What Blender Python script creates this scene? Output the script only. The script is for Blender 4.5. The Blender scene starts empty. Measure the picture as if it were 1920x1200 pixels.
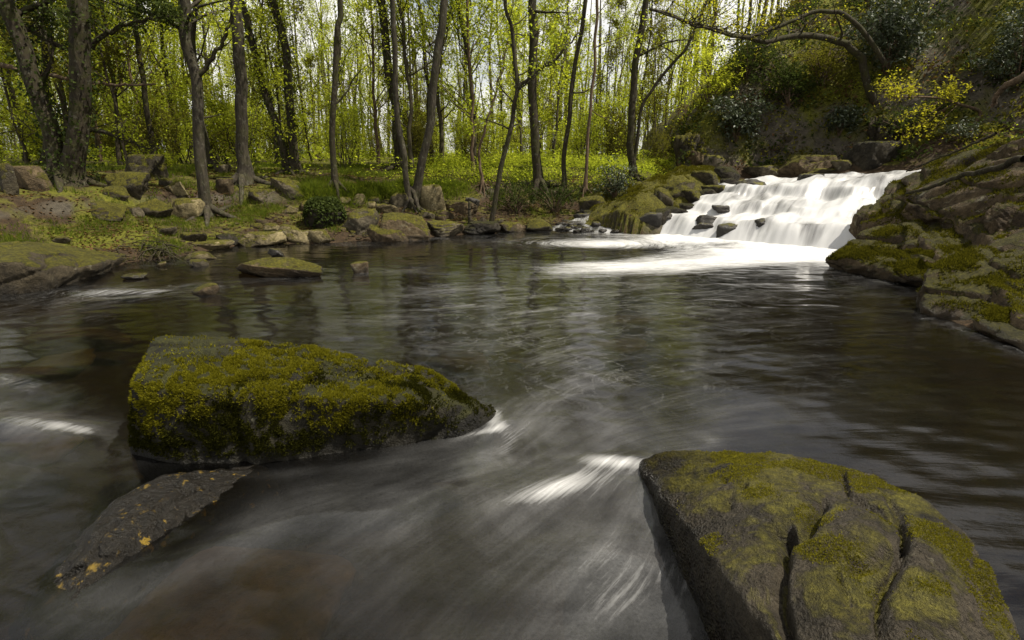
import bpy, bmesh, math, random
import numpy as np
from mathutils import Vector

# ------------------------------------------------------------------ camera, sky, sun, exposure
SC = bpy.context.scene
COL = SC.collection
CAM_H, PITCH, LENS = 1.7, math.radians(16.0), 20.0
FPX = 1920 * LENS / 36.0
cam_data = bpy.data.cameras.new('camera')
cam_data.lens, cam_data.sensor_width, cam_data.clip_start, cam_data.clip_end = LENS, 36.0, 0.05, 2000.0
cam = bpy.data.objects.new('camera', cam_data)
cam.location = (0, 0, CAM_H)
cam.rotation_euler = (math.radians(90) - PITCH, 0, 0)
COL.objects.link(cam)
SC.camera = cam

SUN_EL, SUN_AZ = math.radians(60), math.radians(102)      # azimuth from +Y towards +X
world = bpy.data.worlds.new('World')
SC.world = world
world.use_nodes = True
wn, wl = world.node_tree.nodes, world.node_tree.links
wn.clear()
w_out = wn.new('ShaderNodeOutputWorld')
w_bg = wn.new('ShaderNodeBackground')
w_bg.inputs['Strength'].default_value = 0.052
w_sky = wn.new('ShaderNodeTexSky')
w_sky.sky_type = 'NISHITA'
w_sky.sun_disc = False
w_sky.sun_elevation, w_sky.sun_rotation = SUN_EL, SUN_AZ
w_tc = wn.new('ShaderNodeTexCoord')
w_no = wn.new('ShaderNodeTexNoise')
w_no.inputs['Scale'].default_value = 3.2
w_no.inputs['Detail'].default_value = 7
w_no.inputs['Roughness'].default_value = 0.55
w_rp = wn.new('ShaderNodeValToRGB')
w_rp.color_ramp.elements[0].position, w_rp.color_ramp.elements[1].position = 0.33, 0.52
w_mx = wn.new('ShaderNodeMix')
w_mx.data_type = 'RGBA'
w_mx.inputs['B'].default_value = (13.0, 12.7, 12.2, 1)       # sunlit cloud
wl.new(w_tc.outputs['Generated'], w_no.inputs['Vector'])
wl.new(w_no.outputs['Fac'], w_rp.inputs['Fac'])
wl.new(w_rp.outputs['Color'], w_mx.inputs['Factor'])
wl.new(w_sky.outputs['Color'], w_mx.inputs['A'])
wl.new(w_mx.outputs['Result'], w_bg.inputs['Color'])
wl.new(w_bg.outputs['Background'], w_out.inputs['Surface'])

sun_data = bpy.data.lights.new('sun', 'SUN')
sun_data.energy, sun_data.angle, sun_data.color = 5.0, math.radians(0.5), (1.0, 0.93, 0.80)
sun = bpy.data.objects.new('sun', sun_data)
SUN_DIR = Vector((math.sin(SUN_AZ) * math.cos(SUN_EL), math.cos(SUN_AZ) * math.cos(SUN_EL), math.sin(SUN_EL)))
sun.rotation_euler = SUN_DIR.to_track_quat('Z', 'Y').to_euler()
sun.location = SUN_DIR * 60
COL.objects.link(sun)

SC.render.engine = 'CYCLES'
SC.view_settings.view_transform = 'Standard'
SC.view_settings.look = 'None'
SC.view_settings.gamma = 1.0
SC.view_settings.use_curve_mapping = False
SC.view_settings.exposure = 0.75
SC.cycles.use_denoising = True
SC.cycles.max_bounces = 7
SC.cycles.transparent_max_bounces = 16

# ------------------------------------------------------------------ view maths (pixel of the 1920x1200 photograph <-> place)
FW = np.array([0, math.cos(PITCH), -math.sin(PITCH)])
UP = np.array([0, math.sin(PITCH), math.cos(PITCH)])
RT = np.array([1.0, 0, 0])
EYE = np.array([0, 0, CAM_H])

def ray(px, py):
    return FW + RT * ((px - 960) / FPX) + UP * ((600 - py) / FPX)

def at(px, py, Y):
    d = ray(px, py)
    return EYE + d * (Y / d[1])

def on_z(px, py, z=0.0):
    d = ray(px, py)
    return EYE + d * ((z - CAM_H) / d[2])

def project(P):
    Q = np.asarray(P, float) - EYE
    w = np.maximum(Q @ FW, 1e-3)
    return 960 + FPX * (Q @ RT) / w, 600 - FPX * (Q @ UP) / w, w

# ------------------------------------------------------------------ noise
_rs = np.random.RandomState(7)
_perm = np.concatenate([_rs.permutation(256)] * 3)
_grad = _rs.normal(size=(256, 3))
_grad /= np.linalg.norm(_grad, axis=1)[:, None]

def noise(P):
    P = np.asarray(P, float)
    i = np.floor(P).astype(int)
    f = P - i
    i &= 255
    u = f * f * f * (f * (f * 6 - 15) + 10)
    r = 0
    for dx in (0, 1):
        wx = u[:, 0] if dx else 1 - u[:, 0]
        for dy in (0, 1):
            wy = u[:, 1] if dy else 1 - u[:, 1]
            for dz in (0, 1):
                wz = u[:, 2] if dz else 1 - u[:, 2]
                h = _perm[_perm[_perm[(i[:, 0] + dx) & 255] + ((i[:, 1] + dy) & 255)] + ((i[:, 2] + dz) & 255)]
                r = r + wx * wy * wz * (_grad[h] * (f - np.array([dx, dy, dz]))).sum(1)
    return r * 1.6

def fbm(P, o=4, g=0.5):
    r, a, s = 0, 1.0, 0
    P = np.asarray(P, float)
    for k in range(o):
        r = r + a * noise(P * 2.0 ** k + 17.3 * k)
        s += a
        a *= g
    return r / s

def sstep(a, b, x):
    t = np.clip((x - a) / (b - a), 0, 1)
    return t * t * (3 - 2 * t)

# ------------------------------------------------------------------ mesh helpers
class Geo:
    def __init__(self):
        self.v, self.f3, self.f4, self.n = [], [], [], 0
    def add(self, v, f):
        v, f = np.asarray(v, float), np.asarray(f, int)
        if len(f):
            (self.f3 if f.shape[1] == 3 else self.f4).append(f + self.n)
        self.v.append(v)
        self.n += len(v)
    def arrays(self):
        V = np.concatenate(self.v) if self.v else np.zeros((0, 3))
        return V, [np.concatenate(x) for x in (self.f3, self.f4) if x]

def mesh_np(name, V, faces, mat=None, smooth=True):
    me = bpy.data.meshes.new(name)
    me.vertices.add(len(V))
    me.vertices.foreach_set('co', np.ascontiguousarray(V, np.float32).ravel())
    idx = np.concatenate([f.ravel() for f in faces]).astype(np.int32)
    tot = np.concatenate([np.full(len(f), f.shape[1], np.int32) for f in faces])
    start = np.concatenate([[0], np.cumsum(tot)[:-1]]).astype(np.int32)
    me.loops.add(len(idx))
    me.loops.foreach_set('vertex_index', idx)
    me.polygons.add(len(tot))
    me.polygons.foreach_set('loop_start', start)
    me.update(calc_edges=True)
    if smooth:
        me.polygons.foreach_set('use_smooth', np.ones(len(tot), bool))
    if mat:
        me.materials.append(mat)
    return me

def geo_mesh(name, g, mat, smooth=True):
    V, F = g.arrays()
    return mesh_np(name, V, F, mat, smooth)

def obj(name, me, parent=None, loc=None):
    o = bpy.data.objects.new(name, me)
    COL.objects.link(o)
    if parent:
        o.parent = parent
    if loc is not None:
        o.location = [float(c) for c in loc]
    return o

def tag(o, label=None, cat=None, group=None, kind=None):
    for k, v in (('label', label), ('category', cat), ('group', group), ('kind', kind)):
        if v:
            o[k] = v
    return o

def thing(name, label, cat, loc=(0, 0, 0), group=None):
    return tag(obj(name, None, None, loc), label, cat, group)

def copy_thing(o, loc, rotz=0.0, s=1.0):
    c = o.copy()
    COL.objects.link(c)
    c.location, c.rotation_euler, c.scale = [float(q) for q in loc], (0, 0, rotz), (s, s, s)
    for ch in o.children:
        d = ch.copy()
        COL.objects.link(d)
        d.parent = c
    return c

def tube(g, P, R, sides=6, cap=True):
    P = np.asarray(P, float)
    n = len(P)
    R = np.broadcast_to(np.asarray(R, float), (n,))
    T = np.gradient(P, axis=0)
    T /= np.linalg.norm(T, axis=1)[:, None] + 1e-9
    a = np.array([0, 0, 1.0]) if abs(T[0, 2]) < 0.8 else np.array([1.0, 0, 0])
    A = np.cross(T, a)
    A /= np.linalg.norm(A, axis=1)[:, None] + 1e-9
    B = np.cross(T, A)
    th = np.arange(sides) * 2 * math.pi / sides
    V = P[:, None] + R[:, None, None] * (np.cos(th)[None, :, None] * A[:, None] + np.sin(th)[None, :, None] * B[:, None])
    V = V.reshape(-1, 3)
    i = np.arange(n - 1)[:, None] * sides
    j = np.arange(sides)[None]
    k = (j + 1) % sides
    F = np.stack([i + j, i + k, i + sides + k, i + sides + j], -1).reshape(-1, 4)
    g.add(V, F)
    return V

def spline(P, n):
    """Catmull-Rom through the points."""
    P = np.asarray(P, float)
    Q = np.vstack([2 * P[0] - P[1], P, 2 * P[-1] - P[-2]])
    t = np.linspace(0, len(P) - 1 - 1e-6, n)
    i = t.astype(int)
    f = (t - i)[:, None]
    a, b, c, d = Q[i], Q[i + 1], Q[i + 2], Q[i + 3]
    return 0.5 * (2 * b + (c - a) * f + (2 * a - 5 * b + 4 * c - d) * f ** 2 + (3 * b - a - 3 * c + d) * f ** 3)

def leaf_quads(g, C, size, rng, up=0.3, asp=0.55):
    """One small diamond-shaped leaf at every centre."""
    n = len(C)
    if n == 0:
        return
    N = rng.normal(size=(n, 3)) + np.array([0, 0, up * 3])
    N /= np.linalg.norm(N, axis=1)[:, None]
    a = np.cross(N, rng.normal(size=(n, 3)))
    a /= np.linalg.norm(a, axis=1)[:, None] + 1e-9
    b = np.cross(N, a)
    s = (size * rng.uniform(0.6, 1.3, n))[:, None] * 0.5
    fold = N * s * 0.25
    V = np.stack([C - a * s, C + b * s * asp + fold, C + a * s, C - b * s * asp + fold], 1).reshape(-1, 3)
    g.add(V, np.arange(n * 4).reshape(n, 4))

# ------------------------------------------------------------------ materials
class NT:
    def __init__(self, name):
        self.m = bpy.data.materials.new(name)
        self.m.use_nodes = True
        self.t = self.m.node_tree
        self.t.nodes.clear()
        self.out = self.t.nodes.new('ShaderNodeOutputMaterial')
    def n(self, typ, ins=None, **props):
        nd = self.t.nodes.new('ShaderNode' + typ)
        for k, v in props.items():
            setattr(nd, k, v)
        for k, v in (ins or {}).items():
            s = nd.inputs[k]
            if isinstance(v, bpy.types.NodeSocket):
                self.t.links.new(v, s)
            else:
                s.default_value = v
        return nd
    def math(self, op, a, b=0.0, clamp=False):
        nd = self.n('Math', {0: a, 1: b}, operation=op)
        nd.use_clamp = clamp
        return nd.outputs[0]
    def ramp(self, fac, a, b, ca=(0, 0, 0, 1), cb=(1, 1, 1, 1)):
        if b > 1.0:
            fac, a, b = self.math('MULTIPLY', fac, 0.5), a * 0.5, b * 0.5
        nd = self.n('ValToRGB', {'Fac': fac})
        e = nd.color_ramp.elements
        e[0].position, e[1].position, e[0].color, e[1].color = a, b, ca, cb
        return nd.outputs['Color']
    def mixc(self, f, a, b, mode='MIX'):
        nd = self.n('Mix', None, data_type='RGBA', blend_type=mode)
        for k, v in (('Factor', f), ('A', a), ('B', b)):
            s = [q for q in nd.inputs if q.name == k and q.enabled][0]
            if isinstance(v, bpy.types.NodeSocket):
                self.t.links.new(v, s)
            else:
                s.default_value = v
        return [q for q in nd.outputs if q.enabled][0]
    def noise(self, vec, scale, detail=5, rough=0.55, dist=0.0):
        return self.n('TexNoise', {'Vector': vec, 'Scale': scale, 'Detail': detail, 'Roughness': rough, 'Distortion': dist}).outputs['Fac']
    def surf(self, s):
        self.t.links.new(s, self.out.inputs['Surface'])
        return self.m

def c4(r, g, b):
    return (r, g, b, 1)

def rock_mat(name, c1, c2, moss=0.5, mossc=((0.060, 0.062, 0.008), (0.23, 0.205, 0.016)), lichen=0.3, bump=0.5, wet_h=0.10, gloss=0.75, grain=0.0, crisp=0.14, relief=0.09):
    t = NT(name)
    tc = t.n('TexCoord').outputs['Object']
    rnd = t.n('ObjectInfo').outputs['Random']
    off = t.n('CombineXYZ', {'X': t.math('MULTIPLY', rnd, 37.0), 'Y': t.math('MULTIPLY', rnd, 91.0)}).outputs[0]
    P = t.n('VectorMath', {0: tc, 1: off}, operation='ADD').outputs[0]
    geo = t.n('NewGeometry')
    sep = t.n('SeparateXYZ', {0: geo.outputs['Normal']})
    pos = t.n('SeparateXYZ', {0: geo.outputs['Position']})
    n1 = t.noise(P, 2.2, 8, 0.6)
    n2 = t.noise(P, 14.0, 6, 0.65)
    n3 = t.noise(P, 60.0, 4, 0.7)
    col = t.ramp(n1, 0.33, 0.68, c4(*c1), c4(*c2))
    col = t.mixc(t.ramp(n2, 0.35, 0.7), col, t.mixc(1.0, col, c4(0.42, 0.40, 0.38), 'MULTIPLY'))
    col = t.mixc(t.math('MULTIPLY', t.ramp(n3, 0.5, 0.75), 0.5), col, t.mixc(1.0, col, c4(1.8, 1.75, 1.6), 'MULTIPLY'))
    # pale lichen blotches
    lv = t.noise(P, 5.5, 7, 0.7, 0.6)
    col = t.mixc(t.math('MULTIPLY', t.ramp(lv, 0.60, 0.66), lichen), col, c4(0.30, 0.29, 0.20))
    # moss on what faces up
    mn = t.noise(P, 3.1, 9, 0.68, 0.4)
    mm = t.math('ADD', t.math('MULTIPLY', sep.outputs['Z'], 0.55), t.math('MULTIPLY', mn, 1.5))
    mf = t.math('MULTIPLY', t.ramp(mm, 1.35 - crisp / 2 - 0.5 * moss, 1.35 + crisp / 2 - 0.5 * moss), min(1.0, 0.55 + moss))
    mc = t.mixc(t.ramp(t.noise(P, 30.0, 5, 0.7), 0.35, 0.7), c4(*mossc[0]), c4(*mossc[1]))
    mc = t.mixc(t.ramp(t.noise(P, 6.0, 6, 0.7, 0.5), 0.40, 0.62), t.mixc(1.0, mc, c4(0.60, 0.58, 0.55), 'MULTIPLY'), mc)
    col = t.mixc(mf, col, mc)
    spk = t.noise(P, 170.0, 2, 0.7)
    col = t.mixc(t.ramp(spk, 0.36, 0.48, c4(0.5, 0.5, 0.5), c4(0, 0, 0)), col, t.mixc(1.0, col, c4(0.35, 0.33, 0.30), 'MULTIPLY'))
    pit = t.n('TexVoronoi', {'Vector': P, 'Scale': 26.0, 'Randomness': 1.0}).outputs['Distance']
    pf = t.math('MULTIPLY', t.ramp(pit, 0.10, 0.26, c4(1, 1, 1), c4(0, 0, 0)), t.ramp(n2, 0.48, 0.56))
    col = t.mixc(t.math('MULTIPLY', pf, 0.45), col, t.mixc(1.0, col, c4(0.22, 0.20, 0.18), 'MULTIPLY'))
    # wet band along the waterline
    wz = t.math('ADD', pos.outputs['Z'], t.math('MULTIPLY', n2, -0.10))
    wet = t.n('MapRange', {'Value': wz, 'From Min': wet_h, 'From Max': -0.02, 'To Min': 0.0, 'To Max': 1.0}).outputs[0]
    col = t.mixc(t.math('MULTIPLY', wet, 0.75), col, t.mixc(1.0, col, c4(0.30, 0.28, 0.25), 'MULTIPLY'))
    rough = t.math('SUBTRACT', gloss + 0.12, t.math('MULTIPLY', wet, 0.42))
    h = t.math('ADD', t.math('ADD', t.math('MULTIPLY', n2, 0.6), t.math('MULTIPLY', n3, 0.25)), t.math('MULTIPLY', mf, t.math('MULTIPLY', t.noise(P, 110.0, 3, 0.8), 0.8)))
    if grain:
        h = t.math('ADD', h, t.math('MULTIPLY', t.n('TexVoronoi', {'Vector': P, 'Scale': 75.0}).outputs['Distance'], t.math('MULTIPLY', t.math('ADD', wet, 0.15), 2.2 * grain)))
    bp = t.n('Bump', {'Height': h, 'Strength': bump, 'Distance': relief}).outputs[0]
    b = t.n('BsdfPrincipled', {'Base Color': col, 'Roughness': rough, 'Normal': bp, 'Specular IOR Level': 0.25})
    return t.surf(b.outputs[0])

def leaf_mat(name, ca, cb, trans=0.5, gloss=0.0, rough=0.5):
    t = NT(name)
    r = t.n('NewGeometry').outputs['Random Per Island']
    orr = t.n('ObjectInfo').outputs['Random']
    f = t.math('ADD', t.math('MULTIPLY', r, 0.75), t.math('MULTIPLY', orr, 0.25))
    col = t.mixc(f, c4(*ca), c4(*cb))
    d = t.n('BsdfDiffuse', {'Color': col}).outputs[0]
    tr = t.n('BsdfTranslucent', {'Color': t.mixc(1.0, col, c4(1.5, 1.5, 0.9), 'MULTIPLY')}).outputs[0]
    s = t.n('MixShader', {0: trans, 1: d, 2: tr}).outputs[0]
    if gloss:
        gl = t.n('BsdfGlossy', {'Color': c4(1, 1, 1), 'Roughness': rough}).outputs[0]
        s = t.n('MixShader', {0: gloss, 1: s, 2: gl}).outputs[0]
    return t.surf(s)

def bark_mat(name, c1, c2, mossy=0.4):
    t = NT(name)
    geo = t.n('NewGeometry')
    P = t.n('TexCoord').outputs['Object']
    st = t.n('Mapping', {'Vector': P, 'Scale': (1, 1, 0.22)}).outputs[0]
    n1 = t.noise(st, 22.0, 6, 0.65, 0.3)
    n2 = t.noise(P, 5.0, 6, 0.65)
    col = t.ramp(n1, 0.3, 0.7, c4(*c1), c4(*c2))
    col = t.mixc(t.math('MULTIPLY', t.ramp(t.noise(P, 11.0, 5, 0.7), 0.56, 0.64), 0.45), col, c4(0.11, 0.11, 0.08))
    col = t.mixc(t.math('MULTIPLY', t.ramp(n2, 0.45, 0.62), mossy), col, c4(0.036, 0.038, 0.008))
    bp = t.n('Bump', {'Height': n1, 'Strength': 0.8, 'Distance': 0.03}).outputs[0]
    b = t.n('BsdfPrincipled', {'Base Color': col, 'Roughness': 0.9, 'Normal': bp, 'Specular IOR Level': 0.2})
    return t.surf(b.outputs[0])

M = {}
M['rock_grey'] = rock_mat('rock_grey', (0.032, 0.027, 0.018), (0.15, 0.126, 0.082), 0.52, bump=0.9)
M['rock_pale'] = rock_mat('rock_pale', (0.075, 0.060, 0.030), (0.30, 0.25, 0.13), 0.46, lichen=0.5, bump=0.9)
M['rock_brown'] = rock_mat('rock_brown', (0.034, 0.024, 0.013), (0.17, 0.125, 0.068), 0.54, bump=1.0)
M['rock_angular'] = rock_mat('rock_angular', (0.014, 0.011, 0.007), (0.085, 0.068, 0.040), 0.42, bump=1.0)
M['ledge'] = rock_mat('ledge', (0.024, 0.017, 0.010), (0.13, 0.096, 0.052), 0.62, bump=1.0, lichen=0.35, mossc=((0.030, 0.030, 0.005), (0.125, 0.112, 0.011)))
M['ledge_bare'] = rock_mat('ledge_bare', (0.030, 0.021, 0.012), (0.17, 0.125, 0.070), 0.42, bump=1.0, lichen=0.4, mossc=((0.030, 0.030, 0.005), (0.115, 0.105, 0.011)))
M['rock_moss'] = rock_mat('rock_moss', (0.024, 0.020, 0.013), (0.10, 0.084, 0.050), 0.85, bump=1.0)
M['rock_dark'] = rock_mat('rock_dark', (0.022, 0.020, 0.017), (0.070, 0.064, 0.055), 0.15, lichen=0.1, wet_h=0.6, gloss=0.55)
M['rock_black_moss'] = rock_mat('rock_black_moss', (0.014, 0.012, 0.009), (0.055, 0.046, 0.030), 0.50, lichen=0.15, wet_h=0.16, bump=1.0, mossc=((0.020, 0.021, 0.004), (0.075, 0.070, 0.009)))
M['boulder_moss'] = rock_mat('boulder_moss', (0.010, 0.009, 0.005), (0.034, 0.030, 0.016), 0.40, mossc=((0.028, 0.030, 0.007), (0.085, 0.085, 0.018)), lichen=0.25, wet_h=0.13, bump=0.9)
M['boulder_yellow'] = rock_mat('boulder_yellow', (0.016, 0.013, 0.009), (0.090, 0.073, 0.047), 0.24, mossc=((0.075, 0.070, 0.014), (0.30, 0.27, 0.034)), lichen=0.20, wet_h=0.26, bump=1.0, gloss=0.5, grain=0.25, crisp=0.16, relief=0.14)
M['rock_rust'] = rock_mat('rock_rust', (0.10, 0.060, 0.028), (0.36, 0.24, 0.12), -0.5, lichen=0.2, wet_h=-9)
M['rock_ochre'] = rock_mat('rock_ochre', (0.16, 0.115, 0.035), (0.36, 0.28, 0.09), -0.5, lichen=0.2, wet_h=-9)
M['bark_grey'] = bark_mat('bark_grey', (0.012, 0.010, 0.007), (0.058, 0.048, 0.034), 0.35)
M['bark_moss'] = bark_mat('bark_moss', (0.010, 0.008, 0.005), (0.042, 0.033, 0.020), 0.6)
M['bark_brown'] = bark_mat('bark_brown', (0.040, 0.026, 0.016), (0.14, 0.095, 0.060), 0.2)
M['bark_far'] = bark_mat('bark_far', (0.020, 0.016, 0.010), (0.070, 0.057, 0.035), 0.4)
M['leaf_spring'] = leaf_mat('leaf_spring', (0.19, 0.23, 0.024), (0.35, 0.365, 0.042), 0.65)
M['leaf_lime'] = leaf_mat('leaf_lime', (0.17, 0.22, 0.022), (0.32, 0.34, 0.038), 0.65)
M['leaf_gold'] = leaf_mat('leaf_gold', (0.20, 0.19, 0.018), (0.34, 0.32, 0.030), 0.5)
M['leaf_dark'] = leaf_mat('leaf_dark', (0.020, 0.030, 0.009), (0.050, 0.064, 0.018), 0.3)
M['leaf_ever'] = leaf_mat('leaf_ever', (0.030, 0.040, 0.020), (0.060, 0.075, 0.042), 0.15, 0.03, 0.5)
M['leaf_olive'] = leaf_mat('leaf_olive', (0.055, 0.058, 0.012), (0.13, 0.12, 0.020), 0.45)
M['leaf_brown'] = leaf_mat('leaf_brown', (0.028, 0.016, 0.008), (0.11, 0.066, 0.030), 0.2)
M['grass'] = leaf_mat('grass', (0.040, 0.070, 0.010), (0.13, 0.15, 0.020), 0.5)
M['moss_tuft'] = leaf_mat('moss_tuft', (0.045, 0.042, 0.005), (0.20, 0.185, 0.014), 0.35)
M['moss_dark'] = leaf_mat('moss_dark', (0.008, 0.009, 0.002), (0.036, 0.036, 0.006), 0.3)

M['lichen_tuft'] = leaf_mat('lichen_tuft', (0.050, 0.046, 0.008), (0.22, 0.20, 0.020), 0.3)
M['moss_olive'] = leaf_mat('moss_olive', (0.020, 0.021, 0.004), (0.115, 0.105, 0.012), 0.35)

# ------------------------------------------------------------------ the lie of the land
_edge_px = [(0, 550), (190, 508), (250, 492), (340, 482), (450, 460), (620, 456), (700, 450), (800, 446), (900, 438), (1030, 430), (1130, 436), (1235, 441)]
_right_px = [(1590, 474), (1548, 492), (1640, 515), (1730, 540), (1738, 590), (1820, 622), (1920, 660)]
FA, FB = on_z(1235, 441)[:2], on_z(1590, 474)[:2]
FU = (FB - FA) / np.linalg.norm(FB - FA)
FN = np.array([-FU[1], FU[0]])                      # upstream
FWID = np.linalg.norm(FB - FA)
_fall_poly = [FA, FA + FN * 6.0 - FU * 0.1, FB + FN * 6.0 + FU * 0.6, FB + FN * 3.3 + FU * 0.35, FB]
RIVER = np.array([(-60, 4), (-30, 3.0), (-14, 6.2), (-9, 7.2)] + [tuple(on_z(*p)[:2]) for p in _edge_px]
                 + [tuple(FA + FN * 6.0 - FU * 0.1), tuple(FB + FN * 6.0 + FU * 0.6), tuple(FB + FN * 3.3 + FU * 0.35)]
                 + [tuple(on_z(*p)[:2]) for p in _right_px] + [(4.7, 2.5), (5.2, -3), (6, -25), (-60, -25)])
CHAN = np.array(_fall_poly)
HILL = np.array([(5.2, 18.2), (7.5, 18.4), (10.8, 16.8), (10.6, 13), (9.3, 9), (9.0, 2), (10, -30), (160, -30), (160, 160), (40, 160), (12, 55)])

def poly_sd(x, y, poly):
    """Signed distance, negative inside."""
    d = np.full(x.shape, 1e9)
    ins = np.zeros(x.shape, bool)
    n = len(poly)
    for i in range(n):
        a, b = poly[i], poly[(i + 1) % n]
        e = b - a
        px, py = x - a[0], y - a[1]
        t = np.clip((px * e[0] + py * e[1]) / (e @ e), 0, 1)
        d = np.minimum(d, (px - t * e[0]) ** 2 + (py - t * e[1]) ** 2)
        c = (a[1] <= y) != (b[1] <= y)
        if abs(e[1]) > 1e-9:
            ins ^= c & (px < e[0] * py / e[1])
    d = np.sqrt(d)
    return np.where(ins, -d, d)

def fall_uv(x, y):
    return (x - FA[0]) * FU[0] + (y - FA[1]) * FU[1], (x - FA[0]) * FN[0] + (y - FA[1]) * FN[1]

def fall_z(u, t):
    """Height of the cascade's surface: three uneven steps."""
    w = np.clip(u / FWID, -0.2, 1.2)
    k = 0.40 * noise(np.stack([u * 1.3, np.zeros_like(u) + 3.1, np.zeros_like(u)], -1).reshape(-1, 3)).reshape(u.shape)
    k2 = 0.55 * noise(np.stack([u * 1.1 + 9, np.zeros_like(u) + 7.7, np.zeros_like(u)], -1).reshape(-1, 3)).reshape(u.shape)
    z = 0.42 * sstep(-0.08 + k * 0.5, 0.50 + k * 0.8, t)
    z = z + 0.05 * sstep(0.6, 1.4, t)
    for q, (c, wd, hh) in enumerate([(1.60, .42, .20), (2.15, .55, .14), (2.85, .40, .20), (3.3, .6, .08)]):
        kk = 0.55 * noise(np.stack([u * 1.0 + q * 5.3, np.zeros_like(u) + q * 2.7 + .4, np.zeros_like(u)], -1).reshape(-1, 3)).reshape(u.shape)
        z = z + hh * (1 + (.3 * w if q > 1 else 0)) * sstep(c + kk - wd / 2, c + kk + wd / 2, t)
    lump = noise(np.stack([u * 0.9 + 4.2, t * 0.5, np.zeros_like(u) + 1.7], -1).reshape(-1, 3)).reshape(u.shape)
    z = z * (0.93 + 0.10 * w) * (1 + 0.13 * lump)
    return z + 0.015 * np.maximum(t - 3.3, 0)

_LP = np.array([(-9, -.75), (-1.6, -.6), (-.5, -.25), (0, -.04), (.25, .10), (1.1, .30), (1.75, .50), (2.0, .66), (2.3, .98), (3.2, 1.16), (4.6, 1.36), (8, 1.46), (20, 1.55), (60, 1.75), (200, 3.0)])
_RP = np.array([(-9, -.75), (-1.6, -.6), (-.5, -.25), (0, -.04), (.3, .10), (.9, .40), (1.5, .95), (2.1, 1.60), (2.6, 2.0), (4, 2.4), (8, 2.8), (200, 9)])

def terrain(x, y):
    x, y = np.atleast_1d(np.asarray(x, float)), np.atleast_1d(np.asarray(y, float))
    P3 = np.stack([x, y, np.zeros_like(x)], -1)
    d = poly_sd(x, y, RIVER)
    wob = fbm(P3 * 0.9, 3)
    dl = d + np.where(d > 0.3, 0.35 * wob, 0)
    L = np.interp(dl, _LP[:, 0], _LP[:, 1])
    R = np.interp(d + np.where(d > 0.2, 0.25 * fbm(P3 * 1.4 + 40, 3), 0), _RP[:, 0], _RP[:, 1])
    u, t = fall_uv(x, y)
    wr = sstep(-.6, .6, u - 0.5 * FWID)
    z = L * (1 - wr) + R * wr
    dc = poly_sd(x, y, CHAN)
    fz = fall_z(np.clip(u, -0.3, FWID + 0.5), np.clip(t, 0, 6))
    bank = fz + 0.04 + 0.30 * sstep(0.05, 0.7, dc) - 0.32 * np.maximum(dc - 1.0, 0)
    z = np.where((t > -0.2) & (dc < 3.5) & (dc > 0) & (d > 0), np.maximum(z, bank), z)
    bed = fz - 0.14 + 0.05 * fbm(P3 * 3.0, 3)
    z = np.where(dc < 0, bed, z)
    # left meadow slope by the water is lower and flatter
    # hillside behind the cascade and on the far right
    h = np.maximum(-poly_sd(x, y, HILL) + 0.8 * fbm(P3 * 0.35 + 5, 3), 0)
    back = sstep(14.5, 19, y)
    hz = h * (0.55 + 0.75 * back) + 1.1 * sstep(0, 0.9, h) * back
    hz = 16 * (1 - np.exp(-hz / 16))
    z = z + hz * (1 + 0.14 * fbm(P3 * 0.8 + 2, 4))
    land = sstep(0.05, 0.6, d)
    z = z + land * (0.07 * fbm(P3 * 1.7, 4) + 0.16 * fbm(P3 * 0.23 + 9, 2) * sstep(3, 9, d))
    return z

def ground_at(px, py, water=True, far=70.0):
    """First place on the ground (or the river) seen at this pixel."""
    d = ray(px, py)
    s = np.concatenate([np.arange(1.5, 25, 0.03), np.arange(25, far, 0.2)])
    P = EYE + d[None] * s[:, None]
    z = terrain(P[:, 0], P[:, 1])
    if water:
        z = np.maximum(z, 0)
    hit = np.nonzero(P[:, 2] <= z)[0]
    i = hit[0] if len(hit) else len(s) - 1
    p = P[i].copy()
    p[2] = z[i]
    return p, s[i]

def axis(parts):
    out = []
    for a, b, st in parts:
        out.append(np.arange(a, b, st))
    return np.concatenate(out)

def grid_mesh(name, xs, ys, zf, mat):
    X, Y = np.meshgrid(xs, ys)
    Z = zf(X.ravel(), Y.ravel())
    V = np.stack([X.ravel(), Y.ravel(), Z], -1)
    nx, ny = len(xs), len(ys)
    i = np.arange(ny - 1)[:, None] * nx
    j = np.arange(nx - 1)[None]
    F = np.stack([i + j, i + j + 1, i + nx + j + 1, i + nx + j], -1).reshape(-1, 4)
    return mesh_np(name, V, [F], mat), V

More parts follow.
